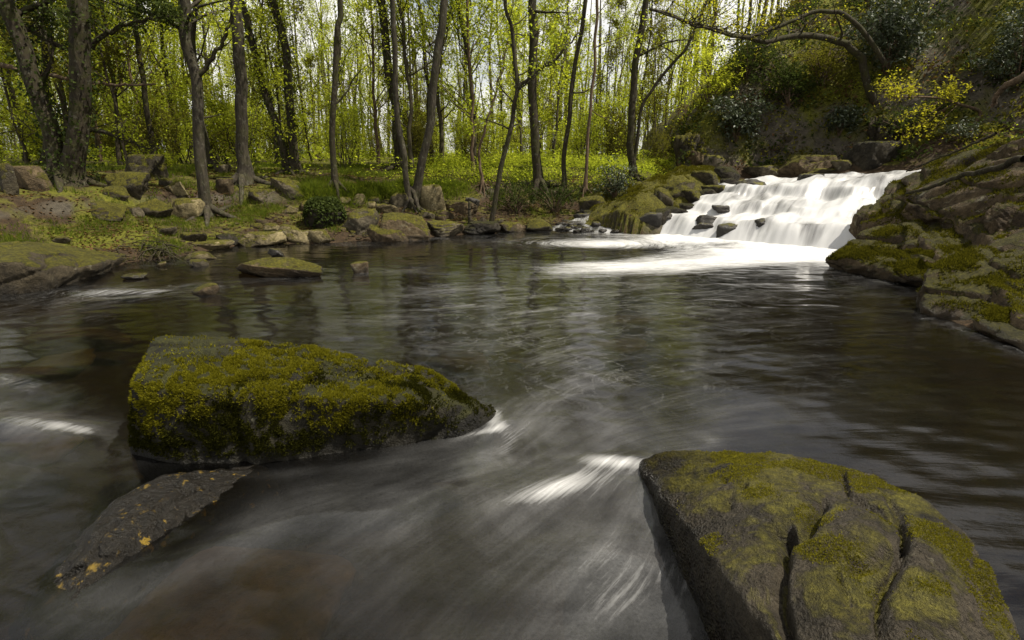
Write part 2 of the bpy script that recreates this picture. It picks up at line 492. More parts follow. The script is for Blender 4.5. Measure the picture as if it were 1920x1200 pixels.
def ground_mat():
    t = NT('forest_floor')
    geo = t.n('NewGeometry')
    P = geo.outputs['Position']
    N = t.n('SeparateXYZ', {0: geo.outputs['Normal']}).outputs['Z']
    n1 = t.noise(P, 0.9, 7, 0.62)
    n2 = t.noise(P, 6.0, 7, 0.7)
    n3 = t.noise(P, 40.0, 4, 0.7)
    soil = t.ramp(n2, 0.3, 0.7, c4(0.014, 0.010, 0.006), c4(0.050, 0.034, 0.019))
    soil = t.mixc(t.ramp(n3, 0.52, 0.72), soil, c4(0.085, 0.050, 0.025))
    moss = t.ramp(t.noise(P, 22.0, 5, 0.7), 0.3, 0.7, c4(0.030, 0.036, 0.006), c4(0.135, 0.132, 0.015))
    mf = t.math('ADD', t.math('MULTIPLY', n1, 1.2), t.math('ADD', t.math('MULTIPLY', n2, 0.5), t.math('MULTIPLY', N, 0.15)))
    bare = t.n('Attribute', attribute_name='bare').outputs['Fac']
    mf = t.math('SUBTRACT', mf, t.math('MULTIPLY', bare, 0.22))
    col = t.mixc(t.ramp(mf, 0.88, 1.04), soil, moss)
    # bare rock where it is steep
    rk = t.ramp(n2, 0.3, 0.75, c4(0.030, 0.026, 0.020), c4(0.125, 0.108, 0.080))
    col = t.mixc(t.ramp(t.math('ADD', N, t.math('MULTIPLY', n2, 0.25)), 0.72, 0.86, c4(1, 1, 1), c4(0, 0, 0)), col, t.mixc(t.ramp(n1, 0.44, 0.58), rk, moss))
    bp = t.n('Bump', {'Height': t.math('ADD', n2, t.math('MULTIPLY', n3, 0.4)), 'Strength': 0.8, 'Distance': 0.08}).outputs[0]
    b = t.n('BsdfPrincipled', {'Base Color': col, 'Roughness': 0.95, 'Normal': bp, 'Specular IOR Level': 0.15})
    return t.surf(b.outputs[0])

M['ground'] = ground_mat()
_xs = axis([(-420, -60, 30), (-60, -20, 2.0), (-20, -9, 0.5), (-9, 11.5, 0.085), (11.5, 16, 0.14), (16, 22, 0.4), (22, 60, 2.0), (60, 430, 30)])
_ys = axis([(-60, -10, 5), (-10, 4, 0.5), (4, 20, 0.085), (20, 32, 0.3), (32, 70, 1.5), (70, 160, 8), (160, 500, 34)])
_me, _V = grid_mesh('ground', _xs, _ys, terrain, M['ground'])
_d = poly_sd(_V[:, 0], _V[:, 1], RIVER)
_u, _ = fall_uv(_V[:, 0], _V[:, 1])
_b = .45 * sstep(2.5, 1.7, _d) * sstep(-6.5, -4.5, _V[:, 0]) + .12 * sstep(5, 2.5, _d) + sstep(.5, .2, _d) + .3 * sstep(FWID, FWID + .6, _u) * sstep(3, 1.5, _d)
_a = _me.attributes.new('bare', 'FLOAT', 'POINT')
_a.data.foreach_set('value', np.clip(_b, 0, 1).astype(np.float32))
tag(obj('ground', _me), 'mossy leaf-strewn river banks, wood floor and steep hillside', kind='structure')

# ------------------------------------------------------------------ the pool
_lines = [
    (0.0, [(1030, 434), (900, 442), (750, 454), (620, 462), (450, 480), (250, 506), (0, 562)]),
    (0.45, [(1560, 486), (1350, 491), (1150, 499), (1000, 497), (850, 488), (700, 484), (500, 508), (300, 530), (0, 580)]),
    (1.0, [(1560, 505), (1300, 520), (1000, 530), (750, 537), (500, 550), (200, 580), (0, 615)]),
    (1.6, [(1600, 540), (1300, 557), (1000, 580), (750, 605), (500, 605), (200, 655), (0, 690)]),
    (2.2, [(1700, 580), (1400, 600), (1100, 630), (900, 680), (600, 650), (230, 730), (0, 800)]),
    (2.8, [(1750, 640), (1400, 660), (1150, 690), (1000, 745), (940, 795), (850, 845), (650, 890), (450, 960), (200, 1100), (100, 1180)]),
    (3.3, [(1800, 700), (1450, 720), (1200, 770), (1020, 860), (850, 930), (650, 1040), (480, 1150), (430, 1200)]),
    (3.8, [(1850, 760), (1500, 780), (1250, 815), (1120, 870), (980, 950), (800, 1080), (680, 1200)]),
    (4.2, [(1900, 830), (1600, 825), (1300, 836), (1190, 862), (1100, 950), (950, 1070), (820, 1200)]),
    (4.5, [(1215, 905), (1190, 990), (1080, 1110), (990, 1200)]), (4.7, [(1262, 1000), (1240, 1090), (1150, 1200)]), (4.8, [(1322, 1130), (1290, 1200)]),
    (-0.6, [(1100, 457)]), (-0.3, [(1180, 457), (1020, 457), (1100, 450), (1100, 466)]), (-0.05, [(1260, 458), (930, 457), (1100, 476)]),
]
_cp, _cv = [], []
for v, pts in _lines:
    W = np.array([on_z(*p)[:2] for p in pts])
    if len(W) > 2 and v >= 0:
        W = spline(np.c_[W, np.zeros(len(W))], len(W) * 2)[:, :2]
    _cp.append(W)
    _cv += [v] * len(W)
_cp, _cv = np.vstack(_cp), np.array(_cv)

def _tps(r2):
    return 0.5 * r2 * np.log(r2 + 1e-9)
_K = _tps(((_cp[:, None] - _cp[None]) ** 2).sum(-1)) + 0.05 * np.eye(len(_cp))
_Pm = np.c_[np.ones(len(_cp)), _cp]
_A = np.block([[_K, _Pm], [_Pm.T, np.zeros((3, 3))]])
_w = np.linalg.solve(_A, np.r_[_cv, 0, 0, 0])

def stream(x, y):
    out = np.zeros(len(x))
    for s in range(0, len(x), 20000):
        q = np.stack([x[s:s + 20000], y[s:s + 20000]], -1)
        out[s:s + 20000] = _tps(((q[:, None] - _cp[None]) ** 2).sum(-1)) @ _w[:-3] + _w[-3] + q @ _w[-2:]
    return out

# patches of froth and one painted wave glint on the pool: centre, half axes and slope as seen, amount
_foam_and_glint = [(1085, 455, 170, 13, 0.01, 0.75), (1150, 457, 80, 8, 0.0, 0.7), (1340, 488, 270, 18, -0.055, 1.0), (1480, 474, 190, 15, 0.04, 1.3), (1250, 447, 60, 10, 0.1, 0.8),
         (1150, 500, 160, 12, -0.02, 0.45), (1150, 532, 460, 40, -0.03, 0.34), (1150, 590, 360, 46, -0.12, 0.30), (830, 575, 280, 46, -0.10, 0.26),
         (1230, 690, 300, 100, 0.1, 0.24), (1000, 690, 200, 80, 0.2, 0.24), (1020, 800, 170, 80, -0.2, 0.22), (1500, 600, 250, 60, 0, 0.10),
         (1000, 960, 330, 130, -0.35, 0.24), (1170, 1080, 170, 180, -0.3, 0.42), (1050, 1160, 260, 100, -0.3, 0.20), (1290, 1120, 55, 130, 0.4, 0.22), (740, 930, 240, 80, -0.25, 0.18),
         (1150, 864, 60, 12, 0.05, 0.75), (1030, 917, 95, 18, -0.28, 0.50), (1110, 905, 110, 34, -0.15, 0.18), (925, 785, 26, 28, 0.3, 0.55), (900, 811, 45, 6, -0.25, 0.5), (960, 830, 50, 40, -0.6, 0.2),  # first entry: highlight on the wave hump, painted in froth white
         (1325, 822, 26, 9, 0.3, 0.30), (60, 792, 140, 26, 0.12, 0.62), (150, 806, 60, 10, 0.2, 0.3), (10, 712, 80, 14, 0.22, 0.52), (220, 545, 130, 9, -0.05, 0.42), (120, 562, 200, 16, -0.08, 0.40),
         (300, 548, 60, 8, -0.2, 0.25), (60, 600, 200, 22, -0.06, 0.12), (170, 595, 40, 5, 0, 0.25), (110, 870, 160, 40, -0.1, 0.14), (460, 1010, 150, 40, -0.5, 0.18), (200, 1130, 110, 50, -0.3, 0.20),
         (560, 519, 80, 5, -0.05, 0.35), (410, 540, 60, 6, -0.1, 0.3), (700, 512, 90, 8, -0.08, 0.25), (330, 490, 80, 8, -0.1, 0.15), (800, 447, 90, 4, -0.03, 0.35), (640, 458, 60, 4, 0, 0.3),
         (1650, 522, 90, 6, 0.2, 0.35), (1780, 612, 60, 7, 0.3, 0.35), (1890, 650, 60, 8, 0.3, 0.35), (1735, 570, 12, 30, 0, 0.3), (1550, 500, 20, 8, 0, 0.4), (700, 870, 260, 8, -0.1, 0.08), (1120, 436, 90, 7, 0.05, 0.55)]

def water_z(x, y):
    return pool_wave(x, y)

# standing waves: where the current heaps up or dips (metres)
_waves = []
for px, py, rx, ry, h, ang in [(60, 800, .50, .16, .05, -.25), (10, 715, .5, .2, .05, -.2), (1150, 868, .22, .09, .035, .2), (1180, 885, .12, .07, -.015, 0), (1030, 925, .35, .10, .03, .5),
                               (220, 548, .8, .15, .04, 0), (300, 560, .7, .12, .03, .2), (930, 800, .12, .12, .04, 0), (950, 850, .15, .3, -.03, 0), (450, 1010, .3, .12, .03, .6), (1120, 1050, .5, .2, .025, .6), (820, 940, .5, .15, .025, .4)]:
    p = on_z(px, py)
    _waves.append((p[0], p[1], rx, ry, h, ang))

def pool_wave(x, y):
    z = 0.012 * fbm(np.stack([x * 0.8, y * 1.6, np.zeros_like(x)], -1), 3) + 0.004 * noise(np.stack([x * 4, y * 7, np.zeros_like(x) + 4], -1))
    for cx, cy, rx, ry, h, a in _waves:
        dx, dy = x - cx, y - cy
        p, q = dx * math.cos(a) + dy * math.sin(a), -dx * math.sin(a) + dy * math.cos(a)
        z = z + h * np.exp(-(p / rx) ** 2 - (q / ry) ** 2)
    u, t = fall_uv(x, y)
    boil = np.exp(-((t + 0.12) / 0.28) ** 2) * sstep(-.3, .2, u) * sstep(FWID + .3, FWID - .3, u)
    z = z + boil * (0.05 + 0.03 * noise(np.stack([x * 5, y * 5, np.zeros_like(x)], -1)))
    return z

def water_mat():
    t = NT('river_water')
    foam_and_glint = t.n('Attribute', attribute_name='foam_and_glint').outputs['Fac']
    psi = t.n('Attribute', attribute_name='psi').outputs['Fac']
    geo = t.n('NewGeometry')
    P = geo.outputs['Position']
    sp = t.n('SeparateXYZ', {0: P})
    def along(fp, fx):
        return t.n('CombineXYZ', {0: t.math('MULTIPLY', psi, fp), 1: t.math('MULTIPLY', sp.outputs[0], fx), 2: t.math('MULTIPLY', sp.outputs[1], fx)}).outputs[0]
    s1 = t.noise(along(7.0, 0.9), 1.0, 6, 0.62, 0.3)
    s2 = t.noise(along(40.0, 1.6), 1.0, 4, 0.6)
    s3 = t.noise(along(110.0, 6.0), 1.0, 3, 0.65)
    gr = t.noise(P, 130.0, 3, 0.8)
    big = t.noise(P, 1.3, 5, 0.6, 0.6)
    # threads of bubbles that drift across the pool
    th = t.noise(P, 2.0, 6, 0.6, 1.6)
    thread = t.ramp(t.math('ABSOLUTE', t.math('SUBTRACT', th, 0.5)), 0.0, 0.012, c4(1, 1, 1), c4(0, 0, 0))
    st = t.math('ADD', t.math('MULTIPLY', s1, 0.30), t.math('ADD', t.math('MULTIPLY', s2, 0.38), t.math('MULTIPLY', s3, 0.32)))
    soft = t.n('MapRange', {'Value': s1, 'From Min': 0.34, 'From Max': 0.70, 'To Min': 0.0, 'To Max': 1.4}).outputs[0]
    fine = t.n('MapRange', {'Value': t.math('ADD', t.math('MULTIPLY', s2, 0.5), t.math('ADD', t.math('MULTIPLY', s3, 0.3), t.math('MULTIPLY', gr, 0.2))), 'From Min': 0.34, 'From Max': 0.66, 'To Min': 0.45, 'To Max': 1.55}).outputs[0]
    patch = t.n('MapRange', {'Value': big, 'From Min': 0.32, 'From Max': 0.68, 'To Min': 0.2, 'To Max': 1.8}).outputs[0]
    near = t.n('MapRange', {'Value': sp.outputs[1], 'From Min': 3.2, 'From Max': 4.2, 'To Min': 0.0, 'To Max': 1.0}).outputs[0]
    streak = t.ramp(t.math('ADD', t.math('MULTIPLY', s1, 0.40), t.math('ADD', t.math('MULTIPLY', s2, 0.36), t.math('MULTIPLY', s3, 0.24))), 0.47, 0.72)
    haze_n = t.math('MULTIPLY', t.math('MULTIPLY', t.math('SUBTRACT', 1.0, near), 0.19), t.math('MULTIPLY', t.n('MapRange', {'Value': s1, 'From Min': 0.3, 'From Max': 0.7, 'To Min': 0.45, 'To Max': 1.15}).outputs[0], t.n('MapRange', {'Value': t.noise(P, 75.0, 4, 0.75), 'From Min': 0.3, 'From Max': 0.7, 'To Min': 0.65, 'To Max': 1.35}).outputs[0]))
    veilw = t.math('ADD', haze_n, t.math('ADD', t.math('MULTIPLY', t.math('MULTIPLY', soft, soft), t.math('MULTIPLY', fine, t.math('MULTIPLY', near, 0.035))), t.math('MULTIPLY', streak, t.math('ADD', 0.075, t.math('MULTIPLY', near, 0.12)))))
    thin = t.math('MULTIPLY', t.math('MULTIPLY', foam_and_glint, veilw), patch)
    thin = t.math('ADD', thin, t.math('MULTIPLY', t.math('MULTIPLY', thread, foam_and_glint), t.math('MULTIPLY', t.math('MULTIPLY', s3, near), 0.45)))
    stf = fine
    thick = t.n('MapRange', {'Value': t.math('MULTIPLY', foam_and_glint, t.math('ADD', 1.0, t.math('MULTIPLY', t.math('SUBTRACT', st, 0.5), 2.2))), 'From Min': 0.55, 'From Max': 1.5, 'To Min': 0.0, 'To Max': 0.95}).outputs[0]
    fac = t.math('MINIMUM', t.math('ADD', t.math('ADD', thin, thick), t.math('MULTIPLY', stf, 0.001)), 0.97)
    bh = t.math('ADD', t.math('MULTIPLY', s1, 0.7), t.math('ADD', t.math('MULTIPLY', s2, 0.15), t.math('MULTIPLY', t.noise(P, 9.0, 3, 0.5), 0.3)))
    bp = t.n('Bump', {'Height': bh, 'Strength': 0.14, 'Distance': 0.03}).outputs[0]
    clear = t.n('BsdfTransparent', {'Color': c4(0.27, 0.235, 0.12)}).outputs[0]
    gl = t.n('BsdfGlossy', {'Color': c4(1, 1, 1), 'Roughness': 0.12, 'Normal': bp}).outputs[0]
    fr = t.n('Fresnel', {'IOR': 1.33, 'Normal': bp}).outputs[0]
    body = t.n('MixShader', {0: fr, 1: clear, 2: gl}).outputs[0]
    fd = t.n('BsdfDiffuse', {'Color': c4(0.45, 0.45, 0.445)}).outputs[0]
    return t.surf(t.n('MixShader', {0: fac, 1: body, 2: fd}).outputs[0])

M['water'] = water_mat()
_xs = axis([(-70, -20, 10), (-20, -8, 0.4), (-8, 7.2, 0.032), (7.2, 9.5, 0.4)])
_ys = axis([(-26, -2, 4), (-2, 1.2, 0.4), (1.2, 3.5, 0.02), (3.5, 7, 0.03), (7, 14.4, 0.042)])
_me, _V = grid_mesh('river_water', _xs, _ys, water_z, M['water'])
px, py, _d = project(_V)
_f = np.zeros(len(_V))
for cx, cy, rx, ry, sl, amp in _foam_and_glint:
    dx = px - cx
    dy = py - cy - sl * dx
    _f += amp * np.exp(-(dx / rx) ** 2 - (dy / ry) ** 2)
_f[_V[:, 1] < 1.15] = 0
_u, _t = fall_uv(_V[:, 0], _V[:, 1])
_f += 1.3 * np.exp(-((_t + 0.1) / 0.35) ** 2) * sstep(-.2, .3, _u) * sstep(FWID + .3, FWID - .2, _u)
for nm, val in (('foam_and_glint', _f), ('psi', stream(_V[:, 0], _V[:, 1]))):
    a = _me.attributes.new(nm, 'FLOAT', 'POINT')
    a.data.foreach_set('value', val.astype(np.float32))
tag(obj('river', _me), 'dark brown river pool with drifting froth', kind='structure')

# ------------------------------------------------------------------ the cascade
def fall_mat(name, cover):
    t = NT(name)
    uv = t.n('Attribute', attribute_name='flow').outputs['Vector']
    sp = t.n('SeparateXYZ', {0: uv})
    def fl(a, b):
        return t.n('CombineXYZ', {0: t.math('MULTIPLY', sp.outputs[0], a), 1: t.math('MULTIPLY', sp.outputs[1], b), 2: t.math('MULTIPLY', sp.outputs[2], 0.6)}).outputs[0]
    s1 = t.noise(fl(3.4, 0.7), 1.0, 4, 0.5, 0.3)
    s2 = t.noise(fl(17.0, 1.4), 1.0, 3, 0.55, 0.2)
    st = t.math('ADD', t.math('MULTIPLY', s1, 0.80), t.math('MULTIPLY', s2, 0.20))
    veil = t.n('Attribute', attribute_name='veil').outputs['Fac']
    fac = t.n('MapRange', {'Value': t.math('ADD', st, veil), 'From Min': 0.38 - cover, 'From Max': 0.74 - cover, 'To Min': 0.05, 'To Max': 0.97}).outputs[0]
    bp = t.n('Bump', {'Height': st, 'Strength': 0.15, 'Distance': 0.05}).outputs[0]
    white = t.n('BsdfPrincipled', {'Base Color': c4(0.40, 0.40, 0.40), 'Roughness': 0.5, 'Normal': bp}).outputs[0]
    clear = t.n('BsdfTransparent', {'Color': c4(0.62, 0.58, 0.48)}).outputs[0]
    gl = t.n('BsdfGlossy', {'Roughness': 0.2, 'Normal': bp}).outputs[0]
    body = t.n('MixShader', {0: 0.10, 1: clear, 2: gl}).outputs[0]
    return t.surf(t.n('MixShader', {0: fac, 1: body, 2: white}).outputs[0])

M['fall'] = fall_mat('falling_water', 0.06)
M['trickle'] = fall_mat('thin_falling_water', -0.04)
_us, _ts = np.arange(-0.25, FWID + 0.9, 0.022), np.arange(-0.10, 6.0, 0.022)
U, T = np.meshgrid(_us, _ts)
U, T = U.ravel(), T.ravel()
Z = fall_z(U, T)
_g = np.abs(fall_z(U, T + 0.03) - fall_z(U, T - 0.03)) / 0.06
Z = Z + (0.11 * noise(np.stack([U * 2.0, T * 1.2, U * 0], -1)) + 0.03 * noise(np.stack([U * 4.3, T * 2.6, U * 0 + 3], -1))) * sstep(0.1, 0.6, T) + 0.012 * noise(np.stack([U * 9, T * 1.2, U * 0 + 5], -1)) * sstep(0.05, 0.3, T)
Z = Z + 0.014 * np.minimum(_g, 1.5) * noise(np.stack([U * 10, T * 0.6, U * 0 + 8], -1)) + 0.02
Z -= 0.10 * sstep(0.25, -0.15, T)
V = np.stack([FA[0] + U * FU[0] + T * FN[0], FA[1] + U * FU[1] + T * FN[1], Z], -1)
nx, ny = len(_us), len(_ts)
i, j = np.arange(ny - 1)[:, None] * nx, np.arange(nx - 1)[None]
F = np.stack([i + j, i + j + 1, i + nx + j + 1, i + nx + j], -1).reshape(-1, 4)
_me = mesh_np('waterfall', V, [F[(U[F] < FWID + .05 + .25 * np.maximum(T[F], 0)).all(1)]], M['fall'])
a = _me.attributes.new('flow', 'FLOAT_VECTOR', 'POINT')
a.data.foreach_set('vector', np.stack([U, T * 1.0, Z], -1).astype(np.float32).ravel())
_veil = 0.06 * noise(np.stack([U * 1.6, T * 1.6, U * 0 + 2], -1)) - 0.10 * sstep(3.2, 3.6, T) * sstep(0.3 * FWID, FWID, U) + 0.18 * np.exp(-((T - 0.05) / 0.3) ** 2) + 0.10 * np.exp(-((T - 1.1) / 0.35) ** 2) + 0.06
_veil += 0.10 - 0.12 * np.minimum(_g, 1.0)
_veil -= 0.20 * np.exp(-((U - 2.75) / .5) ** 2 - ((T - .55) / .18) ** 2)
a = _me.attributes.new('veil', 'FLOAT', 'POINT')
a.data.foreach_set('value', _veil.astype(np.float32))
tag(obj('waterfall', _me), 'white stepped cascade pouring into the pool', kind='structure')

# ------------------------------------------------------------------ rocks
_ico = {}
def ico(level):
    if level not in _ico:
        bm = bmesh.new()
        bmesh.ops.create_icosphere(bm, subdivisions=level, radius=1.0)
        V = np.array([v.co[:] for v in bm.verts])
        F = np.array([[v.index for v in f.verts] for f in bm.faces])
        bm.free()
        _ico[level] = (V / np.linalg.norm(V, axis=1)[:, None], F)
    return _ico[level]

def rock_shape(seed, level=4, planes=13, p=16, rough=0.10, strata=0.0):
    D, F = ico(level)
    rng = np.random.RandomState(seed)
    N = rng.normal(size=(planes, 3))
    N /= np.linalg.norm(N, axis=1)[:, None]
    N = np.vstack([N, [[0, 0, 1], [0, 0, -1]]])
    d = rng.uniform(0.72, 1.0, len(N))
    q = np.maximum(D @ N.T, 1e-3) / d
    r = 1.0 / (((q / q.max(1)[:, None]) ** p).sum(1) ** (1.0 / p) * q.max(1))
    r = np.minimum(r, 1.5)
    o = rng.uniform(-40, 40, 3)
    V = D * r[:, None]
    h = rough * fbm(V * 1.4 + o, 3) + 0.6 * rough * fbm(V * 4.0 + o, 5, .6)
    # cracks
    cr = np.abs(noise(V * 1.3 + o * 2))
    h = h - rough * 0.8 * np.exp(-(cr / 0.05) ** 2)
    if strata:
        ax = np.array([0.25, 0.15, 1.0]) + rng.normal(size=3) * 0.25
        s = (V @ ax) * rng.uniform(4, 6) + 0.6 * fbm(V * 1.5 + o, 3)
        h = h + strata * (np.abs((s % 1.0) - 0.5) - 0.25)
    V = V * (1 + h)[:, None]
    return V, F

def place_rock(x0, y0, x1, y1, mat, seed, label, name='rock', cat='rock', group=None, rot=None, level=4, deep=0.8, p=16, planes=13, rough=0.10, strata=0.0, water=True, tilt=0.0, bury=0.35, part_of=None, dz=0.0):
    G, s = ground_at(0.5 * (x0 + x1), y1, water)
    rng = np.random.RandomState(seed + 999)
    W = (x1 - x0) / FPX * s
    D = deep * W
    down = max(0.03, (CAM_H - G[2]) / s)
    H = max(((y1 - y0) / FPX * s - D * down * 0.8) * 0.85, 0.16 * W)
    V, F = rock_shape(seed, level + (1 if level == 4 and x1 - x0 > 60 else 0), planes - 2, p * 2.0, rough, strata + .03)
    V = V.copy()
    a = rng.uniform(-math.pi, math.pi) if rot is None else rot
    V[:, :2] = V[:, :2] @ np.array([[math.cos(a), math.sin(a)], [-math.sin(a), math.cos(a)]])
    ext = V.max(0) - V.min(0)
    V = (V - (V.max(0) + V.min(0)) / 2) / ext * np.array([W, D, H * (1 + bury)])
    if tilt:
        V[:, 2] += V[:, 0] * tilt
    view = np.array([G[0], G[1]]) / math.hypot(G[0], G[1])
    c = G.copy()
    c[:2] += view * D * 0.42
    c[2] += H * (1 - bury) / 2 + dz
    o = obj(name, mesh_np(name, V, [F], M[mat]), part_of, c)
    if part_of is None:
        tag(o, label, cat, group)
    return o

def mesh_arrays(me):
    V = np.empty(len(me.vertices) * 3)
    me.vertices.foreach_get('co', V)
    me.calc_loop_triangles()
    T = np.empty(len(me.loop_triangles) * 3, np.int32)
    me.loop_triangles.foreach_get('vertices', T)
    N = np.empty(len(me.vertices) * 3)
    me.vertices.foreach_get('normal', N)
    return V.reshape(-1, 3), T.reshape(-1, 3), N.reshape(-1, 3)

def hull_rock(points, voxel=0.02, smooth=6):
    """Convex body round the points, evenly meshed and rounded a little."""
    bm = bmesh.new()
    for p in points:
        bm.verts.new([float(c) for c in p])
    r = bmesh.ops.convex_hull(bm, input=bm.verts)
    loose = [v for v in bm.verts if not v.link_faces]
    bmesh.ops.delete(bm, geom=loose, context='VERTS')
    me = bpy.data.meshes.new('hull')
    bm.to_mesh(me)
    bm.free()
    o = bpy.data.objects.new('hull', me)
    COL.objects.link(o)
    m = o.modifiers.new('r', 'REMESH')
    m.mode, m.voxel_size, m.adaptivity = 'VOXEL', voxel, 0.0
    m = o.modifiers.new('s', 'SMOOTH')
    m.iterations, m.factor = smooth, 0.5
    dg = bpy.context.evaluated_depsgraph_get()
    ev = bpy.data.meshes.new_from_object(o.evaluated_get(dg))
    V, T, N = mesh_arrays(ev)
    Q = np.empty(len(ev.loops), np.int32)
    ev.loops.foreach_get('vertex_index', Q)
    tot = np.empty(len(ev.polygons), np.int32)
    ev.polygons.foreach_get('loop_total', tot)
    F = [Q.reshape(-1, 4)] if (tot == 4).all() else [T]
    bpy.data.objects.remove(o)
    bpy.data.meshes.remove(me)
    bpy.data.meshes.remove(ev)
    return V, F, N

def vnormals(V, F):
    N = np.zeros_like(V)
    for f in F:
        n = np.cross(V[f[:, 1]] - V[f[:, 0]], V[f[:, 2]] - V[f[:, 0]])
        for k in range(f.shape[1]):
            np.add.at(N, f[:, k], n)
    return N / (np.linalg.norm(N, axis=1)[:, None] + 1e-12)

def poly_dist(px, py, line):
    d = np.full(px.shape, 1e9)
    for (ax, ay), (bx, by) in zip(line[:-1], line[1:]):
        ex, ey = bx - ax, by - ay
        t = np.clip(((px - ax) * ex + (py - ay) * ey) / (ex * ex + ey * ey + 1e-9), 0, 1)
        d = np.minimum(d, np.hypot(px - ax - t * ex, py - ay - t * ey))
    return d

def tri_scatter(V, F, n, rng, mask=None):
    T = np.vstack([f if f.shape[1] == 3 else np.vstack([f[:, :3], f[:, [0, 2, 3]]]) for f in F])
    A, B, C = V[T[:, 0]], V[T[:, 1]], V[T[:, 2]]
    cr = np.cross(B - A, C - A)
    ar = np.linalg.norm(cr, axis=1)
    w = ar.copy()
    if mask is not None:
        w = w * mask((A + B + C) / 3, cr / (ar[:, None] + 1e-12))
    w = w / w.sum()
    k = rng.choice(len(T), n, p=w)
    r1, r2 = rng.uniform(size=(2, n))
    q = np.sqrt(r1)
    P = (1 - q)[:, None] * A[k] + (q * (1 - r2))[:, None] * B[k] + (q * r2)[:, None] * C[k]
    return P, cr[k] / (ar[k][:, None] + 1e-12)

def tufts(g, P, N, h, w, rng, blades=3, spread=0.8):
    """Small pointed blades that stand out of a surface."""
    n = len(P)
    for b in range(blades):
        d = N + rng.normal(size=(n, 3)) * spread * 0.5
        d /= np.linalg.norm(d, axis=1)[:, None]
        s = np.cross(d, rng.normal(size=(n, 3)))
        s /= np.linalg.norm(s, axis=1)[:, None] + 1e-9
        hh = (h * rng.uniform(0.5, 1.3, n))[:, None]
        ww = (w * rng.uniform(0.6, 1.2, n))[:, None]
        V = np.stack([P - s * ww - N * 0.004, P + s * ww - N * 0.004, P + d * hh], 1).reshape(-1, 3)
        g.add(V, np.arange(n * 3).reshape(n, 3))

# --- the long mossy boulder in the pool
pts = []
for px, py in [(238, 852), (330, 872), (470, 872), (640, 846), (760, 832), (870, 818), (926, 797)]:
    p = on_z(px, py)
    pts += [p, p + np.array([0.0, 0.05, -0.35])]
for px, py, Y in [(246, 745, 2.98), (258, 700, 3.05), (270, 664, 3.25), (285, 634, 3.55), (310, 628, 3.65), (390, 628, 3.72), (440, 636, 3.70), (520, 642, 3.66), (640, 662, 3.62), (720, 676, 3.58), (800, 690, 3.52), (850, 722, 3.48), (890, 745, 3.42),
                  (420, 745, 2.98), (600, 750, 3.0), (760, 752, 3.12), (850, 765, 3.25), (330, 740, 2.96)]:
    pts.append(at(px, py, Y))
for x, y in [(-2.15, 3.8), (-1.5, 3.95), (-0.6, 3.85), (-0.1, 3.6)]:
    pts += [np.array([x, y, -0.3]), np.array([x, y, 0.05])]
V, F, N = hull_rock(pts, 0.017, 8)
o = np.array([3.0, 1.0, 8.0])
h = 0.05 * fbm(V * 1.6 + o, 4) + 0.018 * fbm(V * 6 + o, 4) - 0.03 * np.exp(-(noise(V * np.array([0.9, 1.6, 1.6]) + 4.4) / 0.06) ** 2)
px, py, _d = project(V)
front = (N @ (EYE - V.mean(0)) > -0.5)
h = h - 0.05 * np.exp(-(poly_dist(px, py, [(490, 655), (560, 665), (620, 690), (650, 700), (700, 678)]) / 9) ** 2)   # groove along the crest
h = h - 0.05 * np.exp(-((px - 905) / 45) ** 2 - ((py - 735) / 22) ** 2)
h = h + 0.02 * np.exp(-(poly_dist(px, py, [(285, 690), (330, 665), (420, 668), (480, 690)]) / 10) ** 2)
V = V + N * h[:, None]
root = thing('boulder', 'long boulder thick with yellow-green moss standing in the middle of the pool', 'boulder', (0, 0, 0))
obj('stone', mesh_np('boulder_stone', V, F, M['boulder_moss']), root)
rng = np.random.RandomState(5)
def mossy(C, n):
    x, y, _ = project(C)
    face = (n * (EYE - C)).sum(1) > 0
    m = sstep(0.02, 0.12, C[:, 2]) * np.clip(0.80 + 2.8 * fbm(C * 4.0 + 7, 4), 0.05, 1)
    bare = sstep(500, 430, x) * sstep(688, 662, y) * 0.98 + 0.9 * np.exp(-(poly_dist(x, y, [(640, 690), (690, 682), (760, 690)]) / 16) ** 2)                      # the flat crown is thinly covered
    lowdark = np.exp(-((x - 760) / 200) ** 2 - ((y - 800) / 25) ** 2)
    return face * m * np.clip(1 - bare, 0, 1) * (1 - 0.8 * lowdark) + 1e-6
P, NN = tri_scatter(V, F, 60000, rng, mossy)
ck = noise(P * 17.0) + .5 * noise(P * 40.0)
kp = ck + rng.normal(size=len(P)) * .18 > -.16
P, NN, ck = P[kp], NN[kp], np.clip(ck[kp] + .1, 0.1, .9)
g1, g2 = Geo(), Geo()
yy = 1.1 * fbm(P * 3.5 + 3, 4) + 2.4 * (P[:, 2] - 0.29)
hi = yy + rng.normal(size=len(P)) * 0.10 > 0.0
tufts(g1, P[hi] + NN[hi] * (ck[hi] * .012)[:, None], NN[hi] * 0.8 + np.array([0, 0, 0.4]), 0.013, 0.0055, rng, 3, 1.6)
tufts(g2, P[~hi] + NN[~hi] * (ck[~hi] * .015)[:, None], NN[~hi] * 0.8 + np.array([0, 0, 0.2]), 0.013, 0.0055, rng, 2, 1.6)
tag(obj('moss', geo_mesh('moss', g1, M['moss_tuft'], False), root), kind='stuff')
tag(obj('moss', geo_mesh('dark_moss', g2, M['moss_dark'], False), root), kind='stuff')

